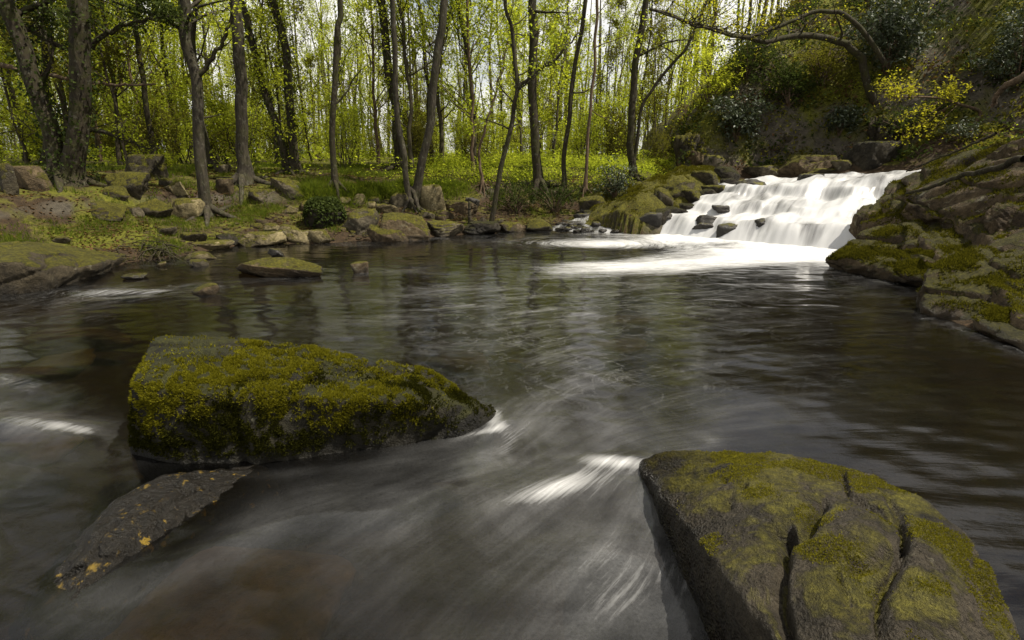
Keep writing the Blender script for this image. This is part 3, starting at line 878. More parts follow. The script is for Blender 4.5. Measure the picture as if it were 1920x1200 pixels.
# --- the big rounded boulder at the near right
pts = []
for px, py in [(1196, 872), (1215, 905), (1245, 970), (1275, 1040), (1310, 1110), (1350, 1200), (1372, 1290)]:
    p = on_z(px, py)
    pts += [p, p + np.array([0.12, 0.0, -0.35])]
for px, py, z in [(1205, 860, .03), (1240, 846, .08), (1290, 843, .12), (1380, 850, .19), (1480, 855, .26), (1560, 874, .31), (1640, 884, .34), (1740, 938, .38), (1800, 1000, .38), (1850, 1060, .36), (1895, 1150, .33), (1925, 1230, .30)]:
    p = on_z(px, py, z)
    pts += [p, np.array([p[0], p[1], -.3])]
for px, py, z in [(1330, 900, .22), (1450, 930, .33), (1600, 980, .45), (1700, 1040, .47), (1420, 1080, .30), (1600, 1180, .47), (1780, 1170, .45), (1500, 1260, .40), (1850, 1330, .40), (1390, 1180, .20)]:
    pts.append(on_z(px, py, z))
V, F, N = hull_rock(pts, 0.0125, 7)
px, py, _d = project(V)
seen = sstep(-0.15, 0.15, (N * (EYE - V)).sum(1) / np.linalg.norm(EYE - V, axis=1))
h = 0.04 * fbm(V * 1.8 + 21, 4) + 0.016 * fbm(V * 7 + 2, 5, .6) + 0.004 * noise(V * 38) 
def groove(line, w, depth):
    global h
    wob = 6 * noise(np.stack([px * 0.02, py * 0.02, px * 0], -1))
    h = h - seen * depth * np.exp(-((poly_dist(px + wob, py + wob, line)) / w) ** 2)
groove([(1478, 1000), (1470, 1060), (1462, 1130), (1480, 1230)], 11, 0.06)
groove([(1455, 1005), (1500, 1012), (1520, 985), (1540, 945)], 12, 0.045)
groove([(1578, 880), (1590, 925), (1640, 955), (1690, 985), (1697, 1020)], 6, 0.035)
groove([(1697, 1005), (1690, 1050), (1650, 1110), (1655, 1180), (1650, 1250)], 12, 0.05)
groove([(1665, 930), (1680, 960), (1690, 985)], 7, 0.03)
groove([(1600, 1065), (1640, 1060), (1660, 1040)], 9, 0.025)
groove([(1835, 1030), (1820, 1065), (1860, 1130)], 9, 0.03)
groove([(1570, 1080), (1585, 1120)], 7, 0.02)
for cx, cy, rx, ry, a in [(1600, 1010, 70, 50, .03), (1420, 930, 90, 60, .03), (1620, 1110, 35, 60, -.03), (1760, 1100, 70, 90, .03), (1400, 1120, 50, 80, .02), (1437, 903, 9, 6, -.03), (1395, 915, 9, 6, -.03), (1360, 902, 6, 5, -.02), (1365, 945, 14, 16, -.03)]:
    h = h + seen * a * np.exp(-((px - cx) / rx) ** 2 - ((py - cy) / ry) ** 2)
V = V + N * h[:, None]
root = thing('boulder', 'big rounded cracked boulder with yellow lichen in the near corner', 'boulder')
obj('stone', mesh_np('boulder_stone', V, F, M['boulder_yellow']), root)
rng = np.random.RandomState(15)
def patches(C, n):
    return ((n * (EYE - C)).sum(1) > 0) * sstep(.45, .75, n[:, 2]) * sstep(.12, .22, C[:, 2]) * sstep(.02, .22, fbm(C * 3.0 + 17, 5, .6)) + 1e-7
P, NN = tri_scatter(V, F, 22000, rng, patches)
g = Geo()
tufts(g, P, NN, .006, .004, rng, 2, 1.8)
tag(obj('lichen', geo_mesh('lichen', g, M['lichen_tuft'], False), root), kind='stuff')

# --- the wet slab that barely breaks the surface at the near left
pa, pb = on_z(100, 1082), on_z(478, 866)
ln = np.linalg.norm((pb - pa)[:2])
an = math.atan2(pb[1] - pa[1], pb[0] - pa[0])
V, T = rock_shape(905, 6, 9, 9, .10)
F = [T]
V = V / np.abs(V).max(0) * np.array([ln * .66, .27, .21])
V[:, 2] -= .06 * (V[:, 0] / ln) ** 2 * 4 * .3
V[:, 1] += .10 * (1 - (V[:, 0] / (ln * .56)) ** 2) - .05
V[:, :2] = V[:, :2] @ np.array([[math.cos(an), math.sin(an)], [-math.sin(an), math.cos(an)]])
V = V + (pa + pb) / 2 + np.array([-.03, -.08, -.095])
V = V + vnormals(V, F) * (0.014 * fbm(V * 4 + 5, 4) + 0.012 * fbm(V * 11 + 1, 4) + 0.010 * noise(V * np.array([6, 14, 14])))[:, None]
def slab_mat():
    t = NT('wet_slab')
    P = t.n('TexCoord').outputs['Object']
    n1, n2 = t.noise(P, 3.5, 7, 0.65, 0.4), t.noise(P, 30.0, 5, 0.7)
    col = t.ramp(n2, 0.3, 0.7, c4(0.003, 0.0026, 0.002), c4(0.012, 0.010, 0.007))
    spots = t.ramp(t.noise(P, 16.0, 5, 0.65, 0.4), 0.62, 0.65)
    col = t.mixc(spots, col, c4(0.13, 0.085, 0.011))
    col = t.mixc(t.ramp(t.math('ADD', n1, t.math('MULTIPLY', n2, 0.25)), 0.76, 0.82), col, c4(0.12, 0.08, 0.014))
    bp = t.n('Bump', {'Height': t.math('ADD', n2, t.noise(P, 90.0, 3, 0.6)), 'Strength': 0.7, 'Distance': 0.02}).outputs[0]
    return t.surf(t.n('BsdfPrincipled', {'Base Color': col, 'Roughness': t.ramp(n1, 0.35, 0.62, c4(.14, .14, .14), c4(.40, .40, .40)), 'Normal': bp, 'Specular IOR Level': 0.18}).outputs[0])
M['slab'] = slab_mat()
tag(obj('rock_slab', mesh_np('rock_slab', V, F, M['slab'])), 'low wet rock with ochre lichen spots half under water in front of the long mossy boulder', 'rock')

# --- the angular boulder cut by the left edge of the view
pts = []
for px, py in [(-120, 560), (0, 553), (80, 545), (100, 530), (195, 506), (205, 500)]:
    p = on_z(px, py)
    pts += [p, p + np.array([0, 0, -.3])]
for px, py, Y in [(-60, 494, 7.0), (0, 492, 7.1), (40, 489, 7.2), (62, 503, 7.2), (40, 451, 8.3), (0, 454, 8.4), (-100, 456, 8.6), (80, 460, 8.2), (130, 478, 8.2), (180, 496, 8.3), (92, 528, 7.35), (-150, 480, 7.6)]:
    pts.append(at(px, py, Y))
pts += [np.array([-6.5, 9.6, 0.1]), np.array([-8, 9.6, .3])]
V, F, N = hull_rock(pts, 0.03, 1)
h = 0.05 * fbm(V * 1.5 + 11, 4) + 0.025 * fbm(V * 6 + 3, 4) - 0.05 * np.exp(-(noise(V * np.array([1.2, 1.2, 2.4]) + 1.4) / 0.05) ** 2)
V = V + N * h[:, None]
tag(obj('boulder', mesh_np('boulder', V, F, M['rock_angular'])), 'angular boulder with a dark front and lit mossy top by the grassy bank', 'boulder')

# --- stones in and along the pool
R = place_rock
R(440, 466, 622, 520, 'rock_brown', 11, 'flat low slab lying in the shallows off the left bank', deep=0.5, level=5, strata=0.10, rot=0.4, tilt=-0.06, p=22)
R(503, 462, 537, 482, 'rock_dark', 12, 'small pointed stone behind the flat slab in the shallows', tilt=-.2)
R(362, 524, 413, 556, 'rock_brown', 13, 'small rounded stone alone in the river between angular boulder and flat slab', p=9, rough=0.08)
R(660, 485, 694, 512, 'rock_brown', 14, 'small pyramid-shaped stone alone in open water', planes=7, p=24, tilt=0.1)
R(235, 508, 278, 524, 'rock_dark', 15, 'low dark wet stone awash below the root tangle', deep=1.0)
R(368, 444, 436, 470, 'rock_pale', 16, 'pale stone half under water below the leaning lichened trunk', p=8)
R(350, 466, 408, 488, 'rock_pale', 17, 'pale flat stone at the water beside the root tangle', p=8)
R(354, 483, 390, 500, 'rock_grey', 18, 'small round grey stone in the water beside the root tangle', p=7)
R(294, 488, 312, 500, 'rock_pale', 19, 'tiny pale stone in the water under the root tangle', level=3, p=8)
R(452, 426, 538, 462, 'rock_pale', 20, 'broad pale slab lying on the waterline left of two smaller slabs', deep=0.7, p=24, strata=.05)
R(524, 418, 592, 455, 'rock_pale', 21, 'slanting pale slab, middle of the three on the waterline', deep=0.6, p=24, tilt=-.2)
R(580, 423, 624, 456, 'rock_pale', 22, 'blocky pale stone on the waterline beside the ivy mound', p=24)
R(494, 415, 532, 436, 'rock_pale', 23, 'small pale stone lying behind the broad pale slab', p=14)
R(640, 380, 714, 440, 'rock_grey', 24, 'rounded grey banded boulder right of the ivy mound', strata=.06, level=5)
R(712, 386, 812, 452, 'rock_brown', 25, 'bulky brown boulder with a dark wet front on the waterline', level=5, strata=.05, deep=.9)
R(688, 418, 768, 454, 'rock_brown', 26, 'slanting brown slab leaning against the bulky brown boulder', deep=.5, tilt=-.25, p=24)
R(783, 336, 840, 394, 'rock_pale', 27, 'upright pale block standing on the bank behind the twin leaning trunks', p=28, planes=6, rot=.5, rough=.06)
R(702, 378, 748, 402, 'rock_pale', 28, 'flat pale slab behind the bulky brown boulder', p=22, strata=.05)
R(784, 392, 816, 410, 'rock_grey', 29, 'small grey stone under the upright pale block')
R(812, 388, 852, 412, 'rock_brown', 30, 'slanting brown stone right of the upright pale block', tilt=-.25, p=22)
R(828, 370, 898, 402, 'rock_brown', 31, 'long flat ledge on the bank right of the upright pale block', p=22, strata=.08)
R(798, 406, 872, 444, 'rock_grey', 32, 'layered dark grey ledge on the waterline', strata=.14, p=20)
R(868, 408, 940, 440, 'rock_black_moss', 33, 'dark rounded rock at the foot of the crooked waterside tree', p=9)
R(934, 411, 984, 436, 'rock_brown', 34, 'low brown rock right of the crooked waterside tree', p=12)
R(985, 405, 1040, 434, 'rock_moss', 35, 'low mossy rock between crooked tree and side cascade', p=10)
R(872, 366, 900, 392, 'rock_dark', 36, 'dark stump-like stone on top of the flat ledge')
R(532, 383, 558, 402, 'rock_pale', 37, 'small pale stone on bare soil below the straight trunk')
R(558, 372, 596, 398, 'rock_brown', 38, 'brown stone just left of the ivy mound')
R(655, 360, 690, 384, 'rock_pale', 39, 'pale stone above the grey banded boulder', p=20)
R(690, 366, 716, 384, 'rock_grey', 40, 'small grey stone under the overhanging grass', level=3)
R(636, 366, 660, 384, 'rock_pale', 41, 'small pale stone at the foot of the thin straight trunk', level=3)
R(728, 356, 770, 392, 'rock_moss', 42, 'mossy stone behind the twin leaning trunks', p=10)
R(508, 333, 582, 374, 'rock_grey', 43, 'leaning grey slab set in the bank edge', tilt=-.2, p=22, strata=.05, deep=.6)
R(470, 352, 520, 380, 'rock_grey', 44, 'flat grey rock under the roots of the thick lichened trunk', p=18, strata=.06)
R(400, 330, 440, 372, 'rock_brown', 45, 'brown rock left of the roots of the thick lichened trunk', p=16)
R(396, 305, 432, 325, 'rock_grey', 46, 'flat grey stone on the bank behind the leaning lichened trunk', p=16)
R(0, 296, 38, 366, 'rock_moss', 47, 'mossy boulder cut by the left edge beside the boxy block', p=9)
R(30, 302, 94, 358, 'rock_brown', 48, 'boxy grey block left of the twin-stemmed ivy tree', p=30, planes=5, rot=.2, rough=.05)
R(228, 280, 314, 336, 'rock_moss', 49, 'large grey boulder with mossy crown right of the twin-stemmed ivy tree', level=5, p=18)
R(212, 316, 292, 368, 'rock_moss', 50, 'dark mossy hump below the large grey boulder', p=8)
R(194, 344, 248, 378, 'rock_moss', 51, 'small stone with bright moss cap below the dark mossy hump', p=20)
R(146, 368, 244, 412, 'rock_moss', 52, 'flat slab covered in bright moss on the leaf-strewn bank', p=22, deep=.7)
R(258, 364, 330, 412, 'rock_moss', 53, 'rounded mossy stone with a pale lichen spot', p=14)
R(324, 363, 384, 412, 'rock_pale', 54, 'pale brown rounded stone touching the leaning lichened trunk', p=14)
R(314, 338, 354, 372, 'rock_pale', 55, 'pointed pale stone above the rounded mossy stone', p=20)
R(242, 384, 270, 408, 'rock_grey', 56, 'small grey stone beside the rounded mossy stone', level=3)
R(300, 330, 326, 350, 'rock_moss', 57, 'small mossy stone below the large grey boulder', level=3, p=10)
R(290, 420, 330, 442, 'rock_grey', 58, 'low grey stone half sunk in the bank turf', p=12)
R(340, 430, 392, 456, 'rock_moss', 59, 'low mossy rock at the turf edge below the leaning lichened trunk', p=10)
R(404, 432, 450, 458, 'rock_black_moss', 60, 'dark mossy rock left of the broad pale slab', p=10)
R(100, 440, 135, 458, 'rock_moss', 61, 'mossy lump in the turf above the angular boulder', p=8)

# the little loose stones on the bare bank, alike
rng = np.random.RandomState(31)
for k in range(46):
    x = rng.uniform(400, 1000)
    y = np.interp(x, [400, 620, 800, 1000], [425, 425, 415, 415]) + rng.uniform(-42, 22)
    w = rng.uniform(9, 24)
    R(x - w / 2, y - w * rng.uniform(.5, .8), x + w / 2, y, rng.choice(['rock_pale', 'rock_grey', 'rock_brown', 'rock_moss']), 300 + k, 'small loose stone on the stony left bank', name='stone', cat='stone', group='loose stones along the left bank', level=3, p=14)

# gravel and shingle between the bigger stones
rng = np.random.RandomState(45)
DV, DF = ico(1)
g = Geo()
x, y = rng.uniform(-7, 2.5, 9000), rng.uniform(8.8, 15, 9000)
d = poly_sd(x, y, RIVER)
k = (d > -.25) & (d < 1.7) & (rng.uniform(size=9000) < .25 + .9 * np.exp(-(d / .35) ** 2))
x, y = x[k][:1500], y[k][:1500]
z = terrain(x, y)
for a, b, c in zip(x, y, z):
    s = rng.uniform(.012, .05) * np.array([rng.uniform(.8, 1.6), 1, rng.uniform(.4, .8)])
    th = rng.uniform(0, 3.1)
    v = DV * (1 + .25 * rng.normal(size=(len(DV), 1))) * s
    v[:, :2] = v[:, :2] @ np.array([[math.cos(th), math.sin(th)], [-math.sin(th), math.cos(th)]])
    g.add(v + [a, b, c + .005], DF)
tag(obj('gravel', geo_mesh('gravel', g, M['rock_brown'])), 'shingle and small gravel between the stones of the left bank', 'gravel', kind='stuff')

# --- round the cascade
R(1084, 360, 1138, 394, 'rock_moss', 71, 'round moss-topped boulder above the side cascade', p=9)
R(1206, 386, 1254, 424, 'rock_black_moss', 72, 'dark mossy rock between side cascade and main fall', p=12, level=4)
R(1186, 410, 1236, 440, 'rock_dark', 73, 'black wet rock at the foot of the main fall', p=9)
R(1180, 388, 1216, 402, 'rock_moss', 74, 'flat mossy ledge behind the dark rock between the falls', p=10)
R(1240, 330, 1300, 376, 'rock_moss', 75, 'mossy hump on the bank left of the upper fall', p=8, water=False)
R(1290, 314, 1345, 352, 'rock_moss', 76, 'mossy boulder just left of the upper fall', p=8, water=False)
R(1332, 306, 1386, 344, 'rock_black_moss', 77, 'dark mossy boulder beside the top of the fall', p=10, water=False)
R(1218, 344, 1262, 388, 'rock_moss', 78, 'mossy shoulder of rock above the dark rock between the falls', p=8, water=False)
R(1150, 372, 1200, 398, 'rock_moss', 79, 'low mossy rock behind the side cascade', p=8, water=False)
R(1300, 396, 1362, 438, 'rock_dark', 80, 'black rock splitting the lower step of the fall', p=8, deep=.55, water=False, bury=.5)
R(1340, 412, 1400, 446, 'rock_dark', 81, 'low black rock showing through the lower step of the fall', p=8, deep=.5, water=False, bury=.6)
R(1482, 355, 1528, 380, 'rock_dark', 82, 'dark wet rock poking out of the upper step', p=8, water=False, bury=.5)
R(1452, 376, 1500, 394, 'rock_dark', 83, 'low dark rock glistening in the middle step', p=8, water=False, bury=.7)
R(1454, 282, 1566, 332, 'rock_brown', 84, 'large brown-topped boulder lying above the fall', p=20, planes=8, rot=.3, level=5, water=False, deep=.7)
R(1398, 304, 1476, 332, 'rock_grey', 85, 'grey slab left of the large boulder above the fall', p=18, tilt=.12, water=False)
R(1508, 312, 1574, 330, 'rock_moss', 86, 'flat mossy stone in front of the large boulder above the fall', p=14, water=False)
R(1592, 258, 1684, 314, 'rock_black_moss', 87, 'round mossy boulder under the cliff right of the large boulder', p=8, water=False)
R(1270, 276, 1330, 316, 'rock_brown', 88, 'brown boulder on the path behind the upper fall', p=14, water=False)
R(1225, 262, 1275, 300, 'rock_moss', 89, 'mossy boulder on the slope behind the path', p=9, water=False)
R(1312, 286, 1362, 316, 'rock_grey', 90, 'grey rock at the foot of the cliff', p=16, water=False)
R(1556, 296, 1604, 322, 'rock_grey', 91, 'grey stone between the large boulder and the round mossy one', p=14, water=False)

# side cascade: thin water over a heap of small wet rocks
rng = np.random.RandomState(77)
CA, CB = on_z(1018, 432)[:2], on_z(1205, 440)[:2]
cu = (CB - CA) / np.linalg.norm(CB - CA)
cn = np.array([-cu[1], cu[0]])
cw = np.linalg.norm(CB - CA)
def side_z(u, t):
    a = np.interp(u / cw, [0, .12, .3, .5, .7, .85, 1], [.02, .16, .34, .42, .38, .36, .36])
    return a * sstep(-.05, 1.5, t) ** 0.7
us, ts = np.arange(0, cw, 0.03), np.arange(-.08, 1.7, 0.03)
U, T = np.meshgrid(us, ts)
U, T = U.ravel(), T.ravel()
Z = side_z(U, T) + 0.03 * noise(np.stack([U * 5, T * 5, U * 0], -1)) + 0.03
Z -= 0.08 * sstep(.2, -.1, T)
V = np.stack([CA[0] + U * cu[0] + T * cn[0], CA[1] + U * cu[1] + T * cn[1], Z], -1)
nx, ny = len(us), len(ts)
i, j = np.arange(ny - 1)[:, None] * nx, np.arange(nx - 1)[None]
F = np.stack([i + j, i + j + 1, i + nx + j + 1, i + nx + j], -1).reshape(-1, 4)
_me = mesh_np('side_cascade', V, [F], M['trickle'])
a = _me.attributes.new('flow', 'FLOAT_VECTOR', 'POINT')
a.data.foreach_set('vector', np.stack([U * 1.6, T * 1.6, Z], -1).astype(np.float32).ravel())
a = _me.attributes.new('veil', 'FLOAT', 'POINT')
a.data.foreach_set('value', (0.12 * noise(np.stack([U * 4, T * 2.5, U * 0 + 2], -1)) + .08 * sstep(.25, .0, T) + .10 * sstep(.75 * cw, .9 * cw, U)).astype(np.float32))
tag(obj('waterfall', _me), 'thin side cascade trickling over small wet rocks', kind='structure')
for k in range(54):
    u, t = rng.uniform(0.02, 0.97) * cw, rng.uniform(0.0, 1.5)
    if u > .80 * cw and rng.uniform() < .6:
        continue
    s = rng.uniform(.05, .13)
    z = float(side_z(np.array([u]), np.array([t]))[0])
    V, F = rock_shape(500 + k, 3, 10, 10, .12)
    V = V * np.array([s * 1.3, s, s * .75])
    p = CA + cu * u + cn * t
    tag(obj('stone', mesh_np('stone', V, [F], M['rock_dark'] if k % 3 else M['rock_black_moss']), None, (p[0], p[1], z + 0.01)),
        'small dark wet stone in the side cascade', 'stone', 'wet stones of the side cascade')

# --- mossy rock of the bank between the two falls
xs, ys = np.arange(.4, 7.2, .04), np.arange(12.2, 18.0, .04)
X, Y = [q.ravel() for q in np.meshgrid(xs, ys)]
Z = terrain(X, Y)
P3 = np.stack([X, Y, Z], -1)
d = poly_sd(X, Y, RIVER)
dz = .26 * fbm(P3 * 1.0 + 19, 4, .55) + .10 * np.abs(noise(P3 * 2.6 + 4)) + .06 * fbm(P3 * 5 + 2, 4)
edge = sstep(-.1, .3, d) * sstep(0, .9, X - .4) * sstep(0, .5, 7.2 - X) * sstep(0, .2, Y - 12.2) * sstep(0, 1.2, 18.0 - Y) * sstep(3.0, 2.0, poly_sd(X, Y, CHAN))
u_, t_ = fall_uv(X, Y)
edge = edge * sstep(.6, .2, u_)
Z = Z + edge * (.08 + dz) - .15 * (1 - edge)
nx, ny = len(xs), len(ys)
i, j = np.arange(ny - 1)[:, None] * nx, np.arange(nx - 1)[None]
F = np.stack([i + j, i + j + 1, i + nx + j + 1, i + nx + j], -1).reshape(-1, 4)
keep = (edge[F].max(1) > .02)
tag(obj('rock_outcrop', mesh_np('rock_outcrop', P3 * [1, 1, 0] + np.stack([X * 0, X * 0, Z], -1), [F[keep]], M['rock_moss'])), 'mossy rock bank between the side cascade and the main fall', 'rock outcrop')
MOSSBANK = (P3 * [1, 1, 0] + np.stack([X * 0, X * 0, Z], -1), F[keep])

# --- the rocky right bank
def bank_rock(pts_px, voxel, mat, label, seed, rough=.05, strata=0.0, smooth=4, extra=(), name='rock_ledge'):
    pts = [at(*q) for q in pts_px] + [np.array(e, float) for e in extra]
    V, F, N = hull_rock(pts, voxel, smooth)
    o = np.array([seed * 1.7, seed * .9, seed * 2.3])
    h = 0.9 * rough * fbm(V * 1.2 + o, 4) + 0.6 * rough * fbm(V * 4 + o, 5, .6) - rough * np.exp(-(noise(V * np.array([.9, .9, 2.2]) + o) / .06) ** 2)
    if strata:
        ax = np.array([-0.45, 0.25, 1.0])
        s = (V @ ax) * 4.2 + .8 * fbm(V * 1.2 + o, 3)
        h = h + strata * (np.abs((s % 1.0) - .5) - .25) * 2
        s = (V @ ax) * 11 + 1.2 * fbm(V * 1.6 + o, 3)
        h = h + .35 * strata * (np.abs((s % 1.0) - .5) - .25) * 2
    V = V + N * h[:, None]
    V = V + np.array([0, 0, .06])
    c = V.mean(0)
    c[2] = V[:, 2].min()
    root = thing(name, label, 'rock ledge' if name == 'rock_ledge' else 'boulder', c)
    obj('stone', mesh_np('ledge_stone', V - c, F, M[mat]), root)
    rg = np.random.RandomState(seed)
    P, NN = tri_scatter(V, F, 9000, rg, lambda C, n: ((n * (EYE - C)).sum(1) > -.3) * sstep(.15, .6, n[:, 2]) * sstep(.08, .2, C[:, 2]) * np.clip(.25 + 2 * fbm(C * 2.4 + seed, 4), 0, 1) + 1e-7)
    g = Geo()
    tufts(g, P - c, NN * .7 + np.array([0, 0, .4]), .035, .008, rg, 2, 1.5)
    tag(obj('moss', geo_mesh('ledge_moss', g, M['moss_olive'], False), root), kind='stuff')
    return root

bank_rock([(1612, 446, 10.3), (1618, 420, 10.2), (1655, 372, 10.6), (1668, 352, 10.9), (1690, 340, 11.3), (1760, 345, 10.2), (1770, 400, 9.4), (1765, 450, 9.0), (1640, 452, 9.9), (1700, 462, 9.3), (1720, 385, 9.7), (1800, 330, 10.5)],
          .03, 'ledge_bare', 'brown cliff block standing right against the main fall', 3, .07, .05, extra=[(8, 11.5, .2), (7.5, 9, 0), (6.2, 10.4, -.3)])
bank_rock([(1566, 478, 9.4), (1600, 452, 9.5), (1640, 428, 9.5), (1720, 418, 9.3), (1830, 425, 8.6), (1850, 470, 7.9), (1800, 502, 7.7), (1700, 486, 8.4), (1640, 482, 8.8)],
          .028, 'ledge', 'yellow-mossed ledge below the brown cliff block', 4, .07, .03, extra=[(5.4, 9.4, -.2), (7.3, 9, 0), (6.4, 7.6, -.1)])
bank_rock([(1540, 497, 9.1), (1556, 480, 9.0), (1600, 468, 8.9), (1680, 478, 8.4), (1745, 505, 7.7), (1740, 532, 7.35), (1700, 530, 7.6), (1640, 518, 8.1), (1580, 506, 8.7)],
          .024, 'ledge', 'low mossy tongue of rock reaching furthest into the pool', 5, .05, .04, extra=[(5.2, 8.9, -.25), (5.8, 7.6, -.25), (6.2, 8.4, 0)])
bank_rock([(1733, 592, 6.15), (1728, 540, 6.5), (1738, 512, 6.7), (1790, 486, 6.9), (1850, 470, 7.0), (1960, 480, 6.6), (2050, 520, 6.2), (1930, 604, 5.6), (1850, 606, 5.7), (1780, 600, 5.95), (1900, 500, 6.4), (2100, 600, 5.6)],
          .024, 'ledge', 'bulging dark boulder with mossy crown on the near right bank', 6, .07, .03, extra=[(4.7, 6.5, -.3), (5.0, 5.4, -.3), (6.5, 6.2, -.1), (6.6, 7.4, 0)], name='boulder')
bank_rock([(1815, 628, 5.55), (1822, 604, 5.6), (1860, 588, 5.7), (1960, 598, 5.4), (2060, 640, 4.9), (1990, 680, 4.6), (1915, 656, 5.0), (1860, 640, 5.25)],
          .022, 'ledge', 'low dark rock at the water in front of the bulging boulder', 7, .05, .03, extra=[(4.7, 5.5, -.3), (5.0, 4.6, -.3), (5.8, 5.2, -.1)])
bank_rock([(1700, 392, 9.5), (1690, 340, 10.8), (1760, 300, 10.4), (1850, 276, 9.6), (1960, 260, 8.6), (2100, 300, 7.4), (2050, 400, 7.2), (1900, 430, 7.9), (1780, 430, 8.6), (1860, 340, 8.8)],
          .035, 'ledge_bare', 'broad sloping brown slab with layered edges above the mossy ledges', 8, .06, .05, extra=[(7.2, 10.5, .3), (8.6, 9, .8), (8.6, 7, .8), (6.8, 7.6, .2)])
bank_rock([(1850, 472, 7.3), (1880, 440, 7.5), (1960, 420, 7.3), (2060, 440, 6.8), (2040, 520, 6.5), (1930, 500, 6.8)],
          .026, 'ledge_bare', 'stepped brown rock between the sloping slab and the bulging boulder', 9, .07, .08, extra=[(6.4, 7.6, 0), (7.5, 7.2, .2), (7, 6.4, 0)])

# --- stones under water
def sunk(px, py, z, sx, sy, sz, mat, seed, label, p=14, rot=0.0):
    V, F = rock_shape(seed, 4, 11, p, .08)
    c = on_z(px, py, z)
    V = V * np.array([sx, sy, sz])
    V[:, :2] = V[:, :2] @ np.array([[math.cos(rot), math.sin(rot)], [-math.sin(rot), math.cos(rot)]])
    return tag(obj('rock', mesh_np('rock', V, [F], M[mat]), None, c), label, 'rock')
sunk(440, 1150, -.34, .60, .48, .24, 'rock_rust', 91, 'rust-brown boulder seen through the water in the near left corner', 8)
sunk(860, 682, -.30, .34, .16, .16, 'rock_rust', 92, 'rust-coloured stone under water behind the tip of the long mossy boulder', 12)
sunk(968, 682, -.25, .07, .06, .05, 'rock_ochre', 93, 'small ochre stone under water right of the rust-coloured one', 10)
sunk(105, 690, -.22, .30, .26, .12, 'rock_ochre', 94, 'three-cornered ochre stone under the rapids', 26, .3)
sunk(120, 640, -.35, .55, .22, .15, 'rock_rust', 95, 'brownish stone under water beyond the three-cornered ochre stone', 12)
sunk(1160, 610, -.40, .50, .22, .12, 'rock_ochre', 96, 'long yellowish stone under water in mid pool', 9, .2)
sunk(1150, 650, -.40, .28, .18, .10, 'rock_ochre', 97, 'yellow-brown stone under the froth threads in mid pool', 9)
sunk(60, 840, -.28, .3, .2, .12, 'rock_rust', 98, 'brown stone under water left of the long mossy boulder', 9)

# the craggy slope of the right bank, one continuous outcrop
xs, ys = np.arange(4.4, 9.6, .034), np.arange(3.6, 12.8, .034)
X, Y = [q.ravel() for q in np.meshgrid(xs, ys)]
Z = terrain(X, Y)
P3 = np.stack([X, Y, Z], -1)
d = poly_sd(X, Y, RIVER)
def terrace(q, n, sharp):
    k = np.floor(q * n)
    f = q * n - k
    return (k + sstep(.5 - sharp, .5 + sharp, f)) / n
lay = Z + .20 * X - .16 * Y + .30 * fbm(P3 * .45 + 3, 3)
dz = (terrace(lay, 2.3, .09) - lay) * .55 + .5 * (terrace(lay + .05 * fbm(P3 * 2, 3), 7, .15) - lay)
dz += .09 * fbm(P3 * 1.0 + 9, 4, .5) + .03 * fbm(P3 * 5 + 2, 4) 
edge = sstep(-.15, .35, d) * sstep(0, .5, X - 4.4) * sstep(0, .6, 9.6 - X) * sstep(0, .6, Y - 3.6) * sstep(0, .6, 12.8 - Y)
Z = Z + edge * (.06 + .8 * dz) - .15 * (1 - edge)
nx, ny = len(xs), len(ys)
i, j = np.arange(ny - 1)[:, None] * nx, np.arange(nx - 1)[None]
F = np.stack([i + j, i + j + 1, i + nx + j + 1, i + nx + j], -1).reshape(-1, 4)
keep = (d[F].max(1) > -.4) & (poly_sd(X, Y, CHAN)[F].min(1) > -.25)
tag(obj('rock_outcrop', mesh_np('rock_outcrop', np.stack([X, Y, Z], -1), [F[keep]], M['ledge_bare'])), 'craggy brown layered rock slope of the right bank', 'rock outcrop')
OUTCROP = (np.stack([X, Y, Z], -1), F[keep])

for k, (q, mt, lab) in enumerate([((1842, 372, 1930, 432), 'ledge_bare', 'layered block in the middle of the sloping slab'),
        ((1860, 262, 1945, 312), 'ledge', 'mossy hump at the right edge above the thick bare root'),
        ((1690, 470, 1760, 508), 'ledge', 'mossy step between the two ledges and the bulging boulder')]):
    R(*q, mt, 700 + k, lab, water=False, strata=.10, p=20, rough=.16, level=5, bury=.9)
# boulders along the left side of the main fall
for k, (u, t, s, mt, lab) in enumerate([(-.15, .35, .22, 'rock_dark', 'black wet boulder at the left foot of the lower step'), (-.18, .85, .25, 'rock_black_moss', 'mossy boulder beside the lower step of the fall'), (-.05, 1.5, .20, 'rock_black_moss', 'dark mossy boulder jutting into the middle step'),
        (-.2, 2.0, .27, 'rock_moss', 'moss-covered boulder beside the middle step'), (.0, 2.55, .2, 'rock_black_moss', 'dark boulder at the left end of the upper step'), (-.12, 3.05, .26, 'rock_moss', 'moss-covered boulder beside the upper step'), (.12, 3.6, .22, 'rock_black_moss', 'dark boulder at the left end of the crest')]):
    V, F = rock_shape(740 + k, 4, 11, 12, .16)
    p = FA + FU * u + FN * t
    z = float(fall_z(np.array([max(u, 0.0)]), np.array([t]))[0])
    tag(obj('boulder', mesh_np('boulder', V * np.array([s * 1.2, s, s * .8]), [F], M[mt]), None, (p[0], p[1], z + .02)), lab, 'boulder')

